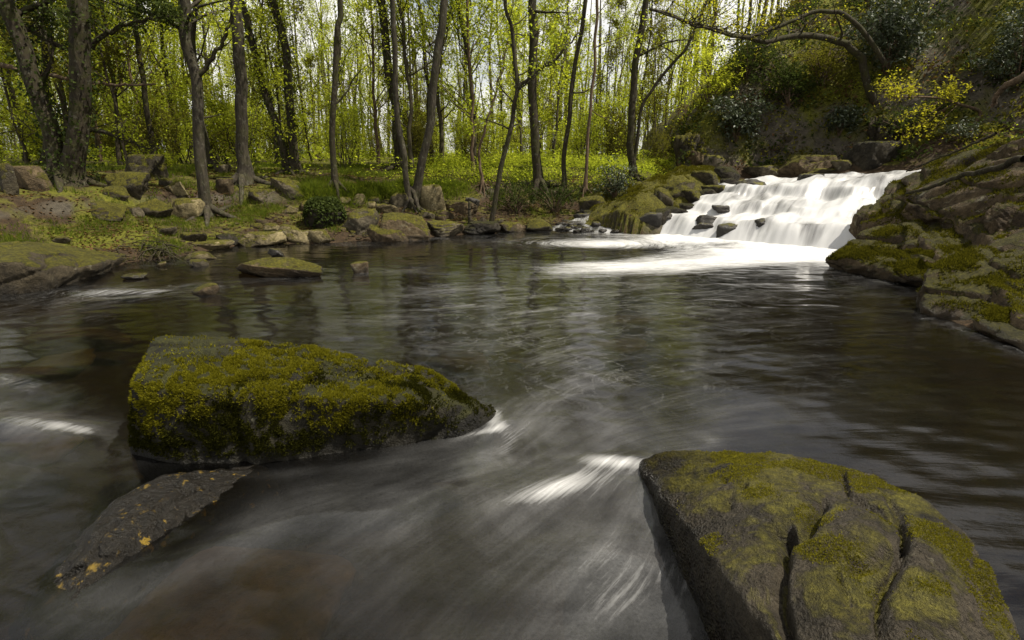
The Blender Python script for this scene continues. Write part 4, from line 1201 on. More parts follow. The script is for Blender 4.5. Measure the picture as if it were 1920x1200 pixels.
# crags along the foot of the hillside
for k, (q, mt, lab) in enumerate([((1400, 235, 1500, 304), 'rock_angular', 'dark crag at the cliff foot behind the large boulder'), ((1620, 205, 1700, 285), 'rock_angular', 'steep crag behind the round mossy boulder'), ((1260, 240, 1330, 296), 'rock_moss', 'mossy crag beside the path')]):
    R(*q, mt, 820 + k, lab, name='crag', cat='crag', water=False, strata=.12, p=12, rough=.22, level=5, bury=1.2, deep=.7)
V, F = rock_shape(861, 5, 9, 30, .16, .10)
p = FB + FN * .45 + FU * .22
tag(obj('boulder', mesh_np('boulder', V * np.array([.42, .42, .62]), [F], M['ledge_bare']), None, (p[0], p[1], .25)), 'upright brown block between the foot of the fall and the cliff block', 'boulder')
for k, (u, t, sz, lab) in enumerate([(.75, 3.5, .20, 'dark rock at the left of the crest'), (2.0, 3.9, .22, 'wet grey rock in the middle of the crest')]):
    V, F = rock_shape(880 + k, 4, 9, 20, .2)
    p = FA + FU * u + FN * t
    z = float(fall_z(np.array([u]), np.array([t]))[0])
    tag(obj('rock', mesh_np('rock', V * np.array([sz * 1.3, sz, sz * .8]), [F], M['rock_dark']), None, (p[0], p[1], z + .01)), lab, 'rock')
# more rock breaking the lower step
for k, (px, py, s, lab) in enumerate([(1352, 404, .13, 'jagged black rock on the lip of the lower step'), (1318, 436, .12, 'black rock washed by the lower step'), (1425, 428, .10, 'dark rock furthest right in the lower step')]):
    q, _s = ground_at(px, py, False)
    V, F = rock_shape(870 + k, 4, 9, 20, .2)
    tag(obj('rock', mesh_np('rock', V * np.array([s * 1.4, s, s]), [F], M['rock_dark']), None, q + np.array([0, 0, .10])), lab, 'rock')

# ------------------------------------------------------------------ trees
def interp_path(P, R, t):
    q = t * (len(P) - 1)
    i = min(int(q), len(P) - 2)
    f = q - i
    return P[i] * (1 - f) + P[i + 1] * f, R[i] * (1 - f) + R[i + 1] * f, P[i + 1] - P[i]

def limb(wood, p, d, L, r, rng, n=6, sides=5, up=0.15, wob=0.22, tip=0.15):
    P = [p]
    d = d / np.linalg.norm(d)
    for k in range(n - 1):
        d = d + rng.normal(size=3) * wob + np.array([0, 0, up])
        d /= np.linalg.norm(d)
        P.append(P[-1] + d * L / (n - 1))
    P = np.array(P)
    Rr = r * np.linspace(1, tip, n)
    tube(wood, P, Rr, sides)
    return P, Rr

def branch_out(wood, cen, P, R, rng, nb, t_lo, blen, sub, lper, elev=0.5, up=0.12, jit=0.10, side=None, rmin=0.006):
    for k in range(nb):
        t = rng.uniform(t_lo, 0.99)
        p, r, d = interp_path(P, R, t)
        a = rng.uniform(0, 2 * math.pi) if side is None else side + rng.normal() * 0.7
        dr = np.array([math.cos(a), math.sin(a), elev + rng.normal() * 0.3])
        L = blen * rng.uniform(0.5, 1.15) * (1.15 - 0.75 * t)
        bp, br = limb(wood, p, dr, L, max(r * 0.42, rmin), rng, 6, 4, up)
        for j in range(sub):
            tt = rng.uniform(0.25, 0.98)
            q, qr, qd = interp_path(bp, br, tt)
            d2 = qd / (np.linalg.norm(qd) + 1e-9) + rng.normal(size=3) * 0.7
            sp_, sr = limb(wood, q, d2, L * rng.uniform(0.25, 0.5), max(qr * 0.6, 0.004), rng, 4, 3, up * 0.7, 0.3)
            m = rng.poisson(lper)
            if m:
                tq = rng.uniform(0.2, 1.0, m) * 3
                ii = np.minimum(tq.astype(int), 2)
                ff = (tq - ii)[:, None]
                cen.append(sp_[ii] * (1 - ff) + sp_[ii + 1] * ff + rng.normal(size=(m, 3)) * jit)

def build_tree(root, wood, cen, bark, leaf, size, rng, up=0.3, asp=0.55):
    obj('trunk', geo_mesh('trunk', wood, M[bark]), root)
    if cen:
        g = Geo()
        leaf_quads(g, np.vstack(cen), size, rng, up, asp)
        obj('crown', geo_mesh('crown', g, M[leaf], False), root)

def stem_from_px(pts, Y, base, top_z, dY=0.0):
    """Stem through pixels, standing at depth Y, continued upwards beyond the view."""
    P = [at(px, py, Y + dY * k) for k, (px, py) in enumerate(pts)]
    if base is not None:
        P[0] = base
    d = P[-1] - P[-2]
    d = d / max(d[2], 0.2)
    d[:2] *= 0.5
    z = P[-1][2]
    while P[-1][2] < top_z:
        P.append(P[-1] + d * min(2.0, top_z + 0.1 - P[-1][2]))
    return np.array(P)

def tree(label, stems, bark='bark_grey', leaf='leaf_spring', seed=1, top=16.5, nb=24, blen=3.4, lper=14, t_lo=0.40, flare=1.7, ivy=0, size=0.085, low=0, Yfix=None, cat='tree', name='tree', Yadd=0.0, up=0.12, low_lper=10):
    rng = np.random.RandomState(seed)
    b0, s0 = ground_at(stems[0][0][0][0], stems[0][0][0][1])
    if Yfix:
        b0 = at(stems[0][0][0][0], stems[0][0][0][1], Yfix)
        b0[2] = float(terrain(b0[0], b0[1])[0])
        s0 = Yfix
    root = thing(name, label, cat, b0)
    wood, cen, ivc = Geo(), [], []
    for pts, wpx in stems:
        Y = b0[1] + Yadd
        P = stem_from_px(pts, Y, None, top)
        P[0] = at(pts[0][0], pts[0][1], Y)
        P[0][2] = min(P[0][2], b0[2]) - 0.15
        n = 26
        S = spline(P, n)
        S[1:] += rng.normal(size=(n - 1, 3)) * 0.018
        r = 0.66 * wpx / 2 / FPX * s0
        hz = (S[:, 2] - S[0, 2]) / (S[-1, 2] - S[0, 2])
        Rr = r * (1 - 0.75 * hz ** 1.3) * (1 + (flare - 1) * np.exp(-(S[:, 2] - S[0, 2] - 0.1) / 0.22))
        S2 = spline(S, 60)
        R2 = np.interp(np.linspace(0, 1, 60), np.linspace(0, 1, n), Rr)
        V = tube(wood, S2, R2, 12)
        V += 0.0
        branch_out(wood, cen, S2, R2, rng, nb, t_lo, blen, 5, lper, 0.5, up)
        if low:
            branch_out(wood, cen, S2, R2, rng, low, 0.14, blen * 0.55, 4, low_lper, 0.25, 0.05)
        if ivy:
            m = int(ivy * 260)
            t = rng.uniform(0.02, 0.36, m) * 59
            ii = t.astype(int)
            a = rng.uniform(0, 2 * math.pi, m)
            c = S2[ii] + (S2[ii + 1] - S2[ii]) * (t - ii)[:, None]
            rr = R2[ii] * rng.uniform(1.0, 1.5, m) + rng.exponential(0.05, m)
            ivc.append(c + np.stack([np.cos(a) * rr, np.sin(a) * rr, rng.normal(size=m) * 0.05], -1))
    # root swell
    for k in range(6):
        a = k * 1.05 + rng.uniform(-.3, .3)
        rb = stems[0][1] / 2 / FPX * s0
        P = np.array([b0 + [0, 0, .22], b0 + [math.cos(a) * rb * 1.4, math.sin(a) * rb * 1.4, .06], b0 + [math.cos(a) * rb * 3, math.sin(a) * rb * 3, 0], b0 + [math.cos(a) * rb * 4.5, math.sin(a) * rb * 4.5, -.1]])
        P[2:, 2] = terrain(P[2:, 0], P[2:, 1]) + np.array([0.01, -0.06])
        tube(wood, spline(P, 8), rb * np.linspace(.5, .15, 8), 6)
    for g in wood.v:
        g -= b0
    cen = [c - b0 for c in cen]
    build_tree(root, wood, cen, bark, leaf, size, rng)
    if ivc:
        g = Geo()
        leaf_quads(g, np.vstack(ivc) - b0, 0.065, rng, 0.0, 0.8)
        tag(obj('ivy', geo_mesh('ivy', g, M['leaf_dark'], False), root), kind='stuff')
    return root

tree('twin-stemmed ivy-clad tree at the far left of the bank', [([(112, 340), (100, 265), (75, 190), (50, 110), (8, 0)], 44), ([(128, 342), (140, 290), (150, 200), (150, 100), (143, 0)], 52)], 'bark_moss', 'leaf_dark', 1, ivy=3, flare=1.9, low=5, lper=10, low_lper=14)
tree('leaning lichened trunk rooted lowest on the bank, forking high up', [([(390, 404), (378, 330), (373, 240), (370, 150), (352, 90), (345, 0)], 30), ], 'bark_grey', 'leaf_spring', 2, flare=1.4, lper=12)
tree('thick straight lichened trunk with flared mossy roots', [([(457, 342), (455, 250), (450, 130), (440, 0)], 33)], 'bark_grey', 'leaf_spring', 3, flare=2.0, lper=12)
tree('two stems splayed from one foot, the right one ivy-grown', [([(540, 298), (520, 240), (490, 150), (470, 70), (452, 0)], 20), ([(550, 300), (545, 200), (535, 90), (512, 0)], 23)], 'bark_moss', 'leaf_spring', 4, ivy=1.6, lper=12, Yfix=15.5)
tree('thin straight trunk on the edge of the overhanging turf', [([(628, 354), (624, 270), (628, 160), (634, 60), (638, 0)], 17)], 'bark_moss', 'leaf_spring', 5, flare=1.5, low=4)
tree('slender stem rising straight from the right-leaning trunk foot', [([(768, 388), (760, 310), (745, 220), (739, 110), (735, 0)], 16)], 'bark_grey', 'leaf_spring', 6, flare=1.4)
tree('right-leaning trunk that curves up from the rocky bank', [([(772, 372), (790, 310), (808, 220), (820, 100), (836, 0)], 23)], 'bark_grey', 'leaf_spring', 7, flare=1.5)
tree('ivy-wrapped trunk standing behind the two crossing stems', [([(752, 318), (742, 220), (728, 120), (716, 0)], 24)], 'bark_moss', 'leaf_lime', 8, ivy=2.2, low=4, Yfix=17)
tree('crooked thin tree leaning out at the water edge', [([(905, 428), (925, 408), (932, 350), (945, 290), (962, 215), (968, 155), (962, 60), (950, 0)], 15)], 'bark_moss', 'leaf_lime', 9, top=7.5, nb=10, blen=1.8, flare=1.2, low=5, lper=9)
tree('upright dark trunk in the thicket right of the crooked tree', [([(1010, 352), (1003, 260), (998, 140), (1000, 0)], 25)], 'bark_moss', 'leaf_lime', 10, low=8)
tree('forked bare tree left of the cascade with ascending limbs', [([(1186, 336), (1184, 250), (1190, 140), (1212, 0)], 20), ([(1188, 260), (1200, 215), (1220, 170), (1260, 120), (1300, 60)], 9)], 'bark_moss', 'leaf_spring', 11, low=6, lper=9)
tree('thin grey-green stem leaning right above the side cascade', [([(1056, 366), (1060, 280), (1068, 190), (1085, 90), (1100, 0)], 13)], 'bark_moss', 'leaf_lime', 12, low=6, lper=9)
tree('dark trunk rising behind the twin-stemmed ivy tree', [([(84, 300), (86, 200), (84, 90), (80, 0)], 17)], 'bark_moss', 'leaf_spring', 13, low=3, Yfix=15.5)
tree('bowed trunk behind the large grey boulder', [([(284, 285), (276, 200), (262, 110), (254, 40), (258, 0)], 14)], 'bark_moss', 'leaf_spring', 14, low=4, Yfix=17)
tree('short leaning stem behind the leaning lichened trunk', [([(400, 300), (384, 255), (370, 180), (362, 90), (365, 0)], 15)], 'bark_moss', 'leaf_spring', 15, low=3, Yfix=16)
tree('thin upright stem between thicket and forked bare tree', [([(1096, 360), (1102, 270), (1110, 170), (1118, 60), (1120, 0)], 9)], 'bark_brown', 'leaf_lime', 16, low=6, lper=9)
tree('wispy sapling close beside the crooked waterside tree', [([(905, 352), (900, 290), (915, 220), (940, 140), (955, 60)], 8)], 'bark_brown', 'leaf_lime', 17, top=5.5, nb=10, blen=1.4, low=4, lper=8)

# branches that cross the view in front of the wood
def bough(label, pts, Y, wpx, seed, leaf='leaf_spring', bark='bark_moss', lper=14, sub=4, nb=10, blen=1.2, dY=0.0, size=0.07, up=0.08):
    rng = np.random.RandomState(seed)
    P = np.array([at(x, y, Y + dY * k) for k, (x, y) in enumerate(pts)])
    s = Y
    root = thing('tree', label, 'tree', P[0])
    wood, cen = Geo(), []
    S = spline(P, 30)
    S[1:] += rng.normal(size=(29, 3)) * 0.015
    Rr = wpx / 2 / FPX * s * np.linspace(1, .3, 30)
    tube(wood, S, Rr, 9)
    branch_out(wood, cen, S, Rr, rng, nb, 0.3, blen, sub, lper, 0.35, up)
    for g in wood.v:
        g -= P[0]
    build_tree(root, wood, [c - P[0] for c in cen], bark, leaf, size, rng)
    return root

oak_foot, _ = ground_at(1640, 185)
Yo = oak_foot[1]
bough('old mossy oak arching out from the hillside above the fall', [(1642, 200), (1625, 150), (1612, 105), (1575, 78), (1520, 66), (1470, 72), (1432, 78), (1360, 62), (1290, 40), (1220, 15)], Yo, 14, 41, 'leaf_gold', nb=26, blen=2.6, dY=-.12, lper=7)
bough('mossy oak limb sweeping down across the top of the hillside', [(1660, 120), (1600, 40), (1540, 20), (1470, 45), (1400, 70), (1320, 52), (1230, 20)], Yo - .6, 9, 42, 'leaf_gold', nb=22, blen=2.2, lper=7, dY=-.1)

# sapling with yellow leaves on the right bank
rng = np.random.RandomState(61)
b, _ = ground_at(1815, 245)
Yb = b[1]
root = thing('tree', 'sapling with sunlit yellow leaves reaching out over the right bank', 'sapling', b)
wood, cen = Geo(), []
stem = spline(np.array([b - [0, 0, .1], at(1838, 212, Yb), at(1800, 196, Yb - .1), at(1760, 184, Yb - .25), at(1700, 182, Yb - .4), at(1660, 190, Yb - .5)]), 30)
tube(wood, stem, np.linspace(.055, .008, 30), 8)
for k in range(26):
    p, r, d = interp_path(stem, np.linspace(.05, .008, 30), rng.uniform(.35, 1))
    bp, br = limb(wood, p, np.array([rng.normal() * .8 - .3, rng.normal() * .6, .55]), rng.uniform(.3, .75), .008, rng, 5, 3, .10)
    m = rng.poisson(34)
    cen.append(bp[rng.randint(1, 5, m)] + rng.normal(size=(m, 3)) * .07)
for tx, ty in [(1690, 225), (1730, 210), (1700, 262), (1740, 255), (1680, 270), (1720, 240)]:
    e = at(tx, ty, Yb - .5)
    p = stem[rng.randint(12, 20)]
    P = spline(np.array([p, (p + e) / 2 + [0, 0, .05], e]), 8)
    tube(wood, P, np.linspace(.012, .004, 8), 4)
    m = 70
    cen.append(P[rng.randint(4, 8, m)] + rng.normal(size=(m, 3)) * np.array([.14, .14, .05]))
for g in wood.v:
    g -= b
build_tree(root, wood, [c - b for c in cen], 'bark_brown', 'leaf_gold', .075, rng, .5)

# ------------------------------------------------------------------ the wood behind
def proto_tree(seed, H, r, leaf, bark, nb, blen, lper, t_lo, size, lean):
    rng = np.random.RandomState(seed)
    wood, cen = Geo(), []
    P = np.array([[0, 0, -.2], [lean * .2, 0, H * .2], [lean * .55, rng.normal() * .2, H * .5], [lean * .8 + rng.normal() * .2, rng.normal() * .3, H * .78], [lean, rng.normal() * .3, H]])
    S = spline(P, 24)
    S[1:, :2] += rng.normal(size=(23, 2)) * 0.03
    Rr = r * np.linspace(1, .12, 24) * (1 + .5 * np.exp(-np.maximum(S[:, 2], 0) / .25))
    tube(wood, S, Rr, 7)
    branch_out(wood, cen, S, Rr, rng, nb, t_lo, blen, 6, lper * .8, .75, .16, .09)
    branch_out(wood, cen, S, Rr, rng, 7, .08, blen * .5, 4, lper * .7, .4, .1, .09)
    return wood, cen, bark, leaf, size, rng

protos = []
spec = [(10.5, .050, 'leaf_spring', 'bark_far', 32, 2.4, 36, .16), (12.0, .062, 'leaf_lime', 'bark_far', 34, 2.6, 36, .22), (8.5, .036, 'leaf_spring', 'bark_far', 30, 1.9, 36, .10), (12.5, .075, 'leaf_spring', 'bark_moss', 34, 2.8, 32, .28),
        (10.0, .044, 'leaf_lime', 'bark_brown', 30, 2.1, 34, .16), (7.5, .034, 'leaf_olive', 'bark_far', 30, 1.8, 36, .08)]
names = ['tall slim tree with yellow-green leaves deep in the wood', 'tall tree with fresh green crown deep in the wood', 'thin young tree with yellow-green leaves low on its stem deep in the wood', 'stout mossy-barked tree deep in the wood', 'slim brown-barked tree with fresh green leaves deep in the wood', 'small olive-leaved tree deep in the wood']
for k, (H, r, lf, bk, nb, bl, lp, tl) in enumerate(spec):
    wood, cen, bk, lf, size, rng = proto_tree(100 + k, H, r, lf, bk, nb, bl, lp, tl, .078, (-.8, .5, .9, -.4, .2, -1.1)[k])
    root = thing('tree', names[k], 'tree', (0, 0, 0), 'trees of the wood behind the bank')
    build_tree(root, wood, cen, bk, lf, size, rng)
    protos.append(root)

rng = np.random.RandomState(202)
used = [False] * len(protos)
spots = []
def try_spot(x, y, dmin):
    if any((x - a) ** 2 + (y - b) ** 2 < dmin ** 2 for a, b in spots):
        return False
    spots.append((x, y))
    return True
def put(k, x, y, s, protos, used):
    z = float(terrain(x, y)[0])
    a = rng.uniform(0, 2 * math.pi)
    if not used[k]:
        protos[k].location, protos[k].rotation_euler, protos[k].scale = (x, y, z), (0, 0, a), (s, s, s)
        used[k] = True
    else:
        copy_thing(protos[k], (x, y, z), a, s)
n = 0
for it in range(4000):
    if n >= 150:
        break
    y = 15.5 + 50 * rng.uniform() ** 1.5
    x = rng.uniform(-1.05, .42) * (y + 2)
    d = float(poly_sd(np.array([x]), np.array([y]), RIVER)[0])
    hd = float(poly_sd(np.array([x]), np.array([y]), HILL)[0])
    if d < 4.0 or hd < -1.2:
        continue
    if not try_spot(x, y, 0.9 if y < 30 else 0.8):
        continue
    put(rng.randint(len(protos)), x, y, rng.uniform(.9, 1.35), protos, used)
    n += 1

# understorey bushes
bushes = []
bspec = [(2.6, 'leaf_spring', 6, .08, 'spring-green bush in the undergrowth of the wood'), (3.4, 'leaf_lime', 7, .08, 'tall fresh green bush in the undergrowth of the wood'), (2.2, 'leaf_olive', 7, .075, 'olive-green bush in the undergrowth of the wood'), (3.0, 'leaf_spring', 5, .085, 'loose yellow-green bush in the undergrowth of the wood')]
for k, (H, lf, ns, size, lab) in enumerate(bspec):
    rng2 = np.random.RandomState(400 + k)
    wood, cen = Geo(), []
    for q in range(ns):
        a = rng2.uniform(0, 6.28)
        P, Rr = limb(wood, np.array([rng2.normal() * .12, rng2.normal() * .12, -.1]), np.array([math.cos(a) * .45, math.sin(a) * .45, 1]), H * rng2.uniform(.7, 1.1), .022, rng2, 9, 5, .1, .14)
        branch_out(wood, cen, P, Rr, rng2, 11, .15, H * .42, 4, 11, .5, .08, .09)
    root = thing('bush', lab, 'bush', (0, 0, 0), 'undergrowth bushes of the wood')
    obj('stems', geo_mesh('stems', wood, M['bark_far']), root)
    g = Geo()
    leaf_quads(g, np.vstack(cen), size, rng2)
    obj('leaves', geo_mesh('leaves', g, M[lf], False), root)
    bushes.append(root)
bused = [False] * len(bushes)
n = 0
for it in range(3000):
    if n >= 110:
        break
    y = 15.5 + 34 * rng.uniform() ** 1.3
    x = rng.uniform(-1.05, .40) * (y + 2)
    d = float(poly_sd(np.array([x]), np.array([y]), RIVER)[0])
    hd = float(poly_sd(np.array([x]), np.array([y]), HILL)[0])
    if d < 4.2 or hd < -1.0 or not try_spot(x, y, .8):
        continue
    put(rng.randint(len(bushes)), x, y, rng.uniform(.6, 1.15), bushes, bused)
    n += 1

# far-off wood that closes the view
rng = np.random.RandomState(9)
g, gw = Geo(), Geo()
for k in range(420):
    x, y = rng.uniform(-95, 60), rng.uniform(50, 90)
    z = float(terrain(x, y)[0])
    H = rng.uniform(10, 17)
    P = np.array([[x, y, z - .3], [x + rng.normal() * .4, y, z + H * .5], [x + rng.normal() * .8, y, z + H]])
    tube(gw, P, [.16, .10, .03], 4)
    m = 210
    h = rng.beta(1.6, 1.3, m)
    a, rr = rng.uniform(0, 6.28, m), rng.uniform(0, 2.6, m) * (.5 + .5 * np.sin(np.pi * h))
    cl = rng.randint(0, 26, m)
    ca = rng.normal(size=(26, 3)) * np.array([1.5, 1.5, H * .24]) + np.array([x, y, z + H * .55])
    ca[:9, 2] = z + rng.uniform(.2, 3.0, 9)
    leaf_quads(g, ca[cl] + rng.normal(size=(m, 3)) * .45, .22, rng)
fw = thing('distant_wood', 'far-off mass of spring-green trees closing the view', 'wood')
fw['kind'] = 'stuff'
tag(obj('trunks', geo_mesh('trunks', gw, M['bark_far']), fw), kind='stuff')
tag(obj('foliage', geo_mesh('foliage', g, M['leaf_spring'], False), fw), kind='stuff')

# ------------------------------------------------------------------ what grows on the banks
def scatter(n, x0, x1, y0, y1, rng, keep):
    x, y = rng.uniform(x0, x1, n), rng.uniform(y0, y1, n)
    d = poly_sd(x, y, RIVER)
    P3 = np.stack([x, y, np.zeros(n)], -1)
    k = keep(x, y, d, P3) > rng.uniform(size=n)
    x, y = x[k], y[k]
    return np.stack([x, y, terrain(x, y)], -1)

UPV = np.array([0, 0, 1.0])
rng = np.random.RandomState(88)
# turf: short on the low bank, long and hanging on the bank edge
g = Geo()
P = scatter(90000, -9, -2, 8.0, 15, rng, lambda x, y, d, p: (d > .12) * (d < 2.0) * sstep(-4.2, -5.6, x) * np.clip(.35 + 1.6 * fbm(p * 1.1 + 2, 3), 0, 1))
tufts(g, P, np.tile(UPV, (len(P), 1)), .075, .006, rng, 2, .9)
P = scatter(120000, -12, 5, 11, 22, rng, lambda x, y, d, p: (d > 1.9) * (d < 8) * np.clip(.12 + 2.2 * fbm(p * .8 + 12, 3), 0, 1))
tufts(g, P, np.tile(UPV, (len(P), 1)), .13, .008, rng, 2, .9)
P = scatter(50000, -6, 3, 10.5, 16, rng, lambda x, y, d, p: (d > .4) * (d < 2.2) * np.clip(-.15 + 2.6 * fbm(p * 1.5 + 71, 3), 0, 1))
tufts(g, P, np.tile(UPV, (len(P), 1)), .10, .007, rng, 2, 1.0)
P = scatter(60000, -5.5, 0, 12, 16, rng, lambda x, y, d, p: np.exp(-((d - 2.25) / .22) ** 2) * sstep(-5.5, -4.5, x) * sstep(-.8, -1.8, x))
tufts(g, P, np.tile(np.array([0, -.55, .8]), (len(P), 1)), .22, .008, rng, 2, .9)
tag(obj('grass', geo_mesh('grass', g, M['grass'], False)), 'tufts of grass on the left bank and its turf edge', 'grass', kind='stuff')

# low bright leafy cover under the trees
g = Geo()
P = scatter(110000, -6, 6, 13.5, 24, rng, lambda x, y, d, p: (d > 2.1) * sstep(-4.5, -1.5, x) * np.clip(.35 + 1.8 * fbm(p * .7 + 31, 3), 0, 1) * (poly_sd(x, y, HILL) > -1))
P[:, 2] += rng.uniform(.02, .34, len(P)) * (0.6 + .8 * np.clip(fbm(P * 1.3, 2) + .4, 0, 1))
leaf_quads(g, P, .055, rng, .5, .6)
P = scatter(60000, -30, 8, 14, 46, rng, lambda x, y, d, p: (d > 3) * np.clip(.3 + 2 * fbm(p * .4 + 3, 3), 0, 1) * (poly_sd(x, y, HILL) > -1))
P[:, 2] += rng.uniform(.02, .55, len(P))
leaf_quads(g, P, .10, rng, .5, .6)
tag(obj('ground_cover', geo_mesh('ground_cover', g, M['leaf_lime'], False)), 'low bright green leafy cover under the trees', 'ground cover', kind='stuff')

# dead leaves and twigs
g = Geo()
P = scatter(34000, -10, 4, 9, 17, rng, lambda x, y, d, p: (d > .25) * (d < 5) * np.clip(.45 + 1.8 * fbm(p * .9 + 50, 3), 0, 1))
P[:, 2] += .012
leaf_quads(g, P, .06, rng, 1.2, .65)
P = scatter(9000, 5, 9, 5, 13, rng, lambda x, y, d, p: (d > .5) * np.clip(.3 + 1.8 * fbm(p * .9 + 50, 3), 0, 1))
P[:, 2] += .012
leaf_quads(g, P, .05, rng, 1.2, .65)
for k in range(160):
    p = scatter(6, -9, 3, 9.5, 16, rng, lambda x, y, d, q: (d > .3) * 1.0)
    if len(p):
        a = rng.uniform(0, 6.28)
        L = rng.uniform(.15, .5)
        q = p[0] + [0, 0, .02]
        tube(g, np.array([q, q + [math.cos(a) * L * .5, math.sin(a) * L * .5, .03], q + [math.cos(a + .3) * L, math.sin(a + .3) * L, .01]]), [.008, .006, .003], 3)
tag(obj('leaf_litter', geo_mesh('leaf_litter', g, M['leaf_brown'], False)), 'dead brown leaves and twigs on the bank', 'leaf litter', kind='stuff')

# hillside: moss cushions, ivy, bracken and bramble
def on_hill(x, y, d, p):
    hd = -poly_sd(x, y, HILL)
    return (hd > -.6) * (hd < 14) * (d > .5)
for nm, mt, n, size, off, f, lab in [('hillside_moss', 'leaf_lime', 46000, .075, .05, 7, 'bright moss and grass on the hillside'), ('hillside_ivy', 'leaf_dark', 52000, .13, .50, 23, 'dark ivy and bramble hanging over the hillside'),
                                     ('hillside_bracken', 'leaf_brown', 34000, .12, .30, 44, 'brown dead bracken on the hillside'), ('hillside_herbs', 'leaf_olive', 62000, .12, .50, 61, 'olive-green herbs and ferns on the hillside')]:
    g = Geo()
    P = scatter(n, 4.5, 16, 7, 27, rng, lambda x, y, d, p: on_hill(x, y, d, p) * np.clip((.5 if nm in ('hillside_ivy', 'hillside_herbs') else .2) + 3.2 * fbm(np.stack([x * .7, y * .7, terrain(x, y) * .7 + f], -1), 3), 0, 1))
    cl = np.clip(.35 + 1.3 * noise(P * 1.5 + f), 0, 1.2) * rng.uniform(.15, 1, len(P))
    P += rng.normal(size=P.shape) * .04 + np.array([-.35, -.6, .7]) * (off * cl)[:, None]
    leaf_quads(g, P, size, rng, .45, .5)
    tag(obj(nm, geo_mesh(nm, g, M[mt], False)), lab, 'undergrowth', kind='stuff')

# right bank: moss and grass in the joints of the rock
g = Geo()
for (V, F), n, sz in ((OUTCROP, 52000, .05), (MOSSBANK, 40000, .06)):
    P, NN = tri_scatter(V, [F], n, rng, lambda c, q: sstep(.45, .8, np.abs(q[:, 2])) * np.clip(.15 + 2.2 * fbm(c * 1.6 + 8, 4), 0, 1) + 1e-7)
    NN = NN * np.sign(NN[:, 2:3] + 1e-9)
    tufts(g, P, NN * .6 + UPV * .4, sz * .7, .008, rng, 2, 1.5)
tag(obj('bank_moss', geo_mesh('bank_moss', g, M['moss_olive'], False)), 'olive moss on the rock of the banks beside the falls', 'moss', kind='stuff')

# evergreen shrubs
def shrub(label, px, py, w, h, leaf, seed, n=2600, size=.11, name='shrub', cat='shrub', water=False, droop=0.0, Y=None, asp=.38, lift=0.0):
    rng = np.random.RandomState(seed)
    if Y is None:
        b, s = ground_at(px, py, water)
    else:
        b = at(px, py, Y)
        s = Y
    W, H = w / FPX * s, h / FPX * s
    root = thing(name, label, cat, b)
    wood = Geo()
    tips = []
    for k in range(16):
        a = rng.uniform(0, 6.28)
        e = np.array([math.cos(a) * W * .5 * rng.uniform(.2, 1), math.sin(a) * W * .45 * rng.uniform(.2, 1), H * rng.uniform(.3, 1.0)])
        P = spline(np.array([[0, 0, -.1], e * [.4, .4, .55], e]), 7)
        tube(wood, P, np.linspace(.02, .006, 7), 4)
        tips += [P[6], P[5], P[4]]
    tips = np.array(tips)
    # whorls of long leaves round the shoot tips
    nw = n // 8
    c = tips[rng.randint(0, len(tips), nw)] + rng.normal(size=(nw, 3)) * np.array([W * .13, W * .13, H * .12])
    g = Geo()
    leaf_quads(g, np.repeat(c, 8, 0) + rng.normal(size=(nw * 8, 3)) * size * .55, size, rng, .45, asp)
    obj('stems', geo_mesh('stems', wood, M['bark_brown']), root)
    obj('leaves', geo_mesh('leaves', g, M[leaf], False), root)
    return root

shrub('round dark-leaved shrub on the bank left of the upper fall', 1152, 372, 80, 62, 'leaf_ever', 501, 1800, .07)
shrub('dark glossy bush on the bank edge right of the crooked tree', 968, 400, 110, 62, 'leaf_dark', 502, 2400, .06)
shrub('dark leafy bush overhanging the bank above the side cascade', 1040, 398, 90, 50, 'leaf_dark', 503, 1800, .06)
shrub('pale grey-green evergreen shrub hanging on the dark cliff behind the fall', 1378, 268, 96, 76, 'leaf_ever', 504, 1600, .15)
shrub('small grey-green evergreen shrub low on the cliff above the large boulder', 1572, 258, 70, 46, 'leaf_ever', 505, 1000, .12)
shrub('large grey-green evergreen at the top of the hillside right of the oak', 1660, 140, 170, 150, 'leaf_ever', 506, 3600, .15)
shrub('dark evergreen at the right edge above the right bank', 1905, 170, 130, 150, 'leaf_ever', 508, 2600, .12)
shrub('dark ivy-like bush below the yellow-leaved sapling', 1700, 262, 120, 60, 'leaf_dark', 509, 1800, .08)
shrub('glossy low bush at the foot of the yellow-leaved sapling', 1800, 268, 70, 34, 'leaf_ever', 510, 900, .07)
shrub('evergreen bush on the hillside left of the oak', 1480, 200, 120, 80, 'leaf_dark', 511, 2400, .11)
shrub('evergreen bush high on the hillside above the cliff shrub', 1400, 150, 140, 90, 'leaf_dark', 512, 2600, .11)
shrub('olive bush under the oak limb', 1540, 160, 120, 80, 'leaf_olive', 513, 2200, .10)
shrub('yellow-green bush at the foot of the slope behind the path', 1330, 200, 120, 110, 'leaf_spring', 514, 2600, .10)
shrub('bright low bush at the foot of the splayed stems', 600, 302, 60, 30, 'leaf_lime', 515, 900, .07)
shrub('small fern-green plant by the large grey boulder', 316, 318, 60, 34, 'leaf_lime', 516, 800, .06)

# the ivy-covered mound on the left bank
m = place_rock(572, 366, 648, 428, 'rock_black_moss', 601, '', name='stone', part_of=None, p=9)
root = thing('ivy_mound', 'rounded boulder smothered in dark ivy on the left bank', 'boulder', m.location[:])
for k in ('label', 'category'):
    if k in m:
        del m[k]
m.parent = root
m.location = (0, 0, 0)
V, T, N = mesh_arrays(m.data)
rng = np.random.RandomState(66)
P, NN = tri_scatter(V, [T], 2600, rng, lambda c, n: sstep(-.3, .3, n[:, 2]) + .02)
g = Geo()
leaf_quads(g, P + NN * rng.uniform(.01, .09, (len(P), 1)), .06, rng, .4, .8)
obj('ivy', geo_mesh('ivy', g, M['leaf_dark'], False), root)

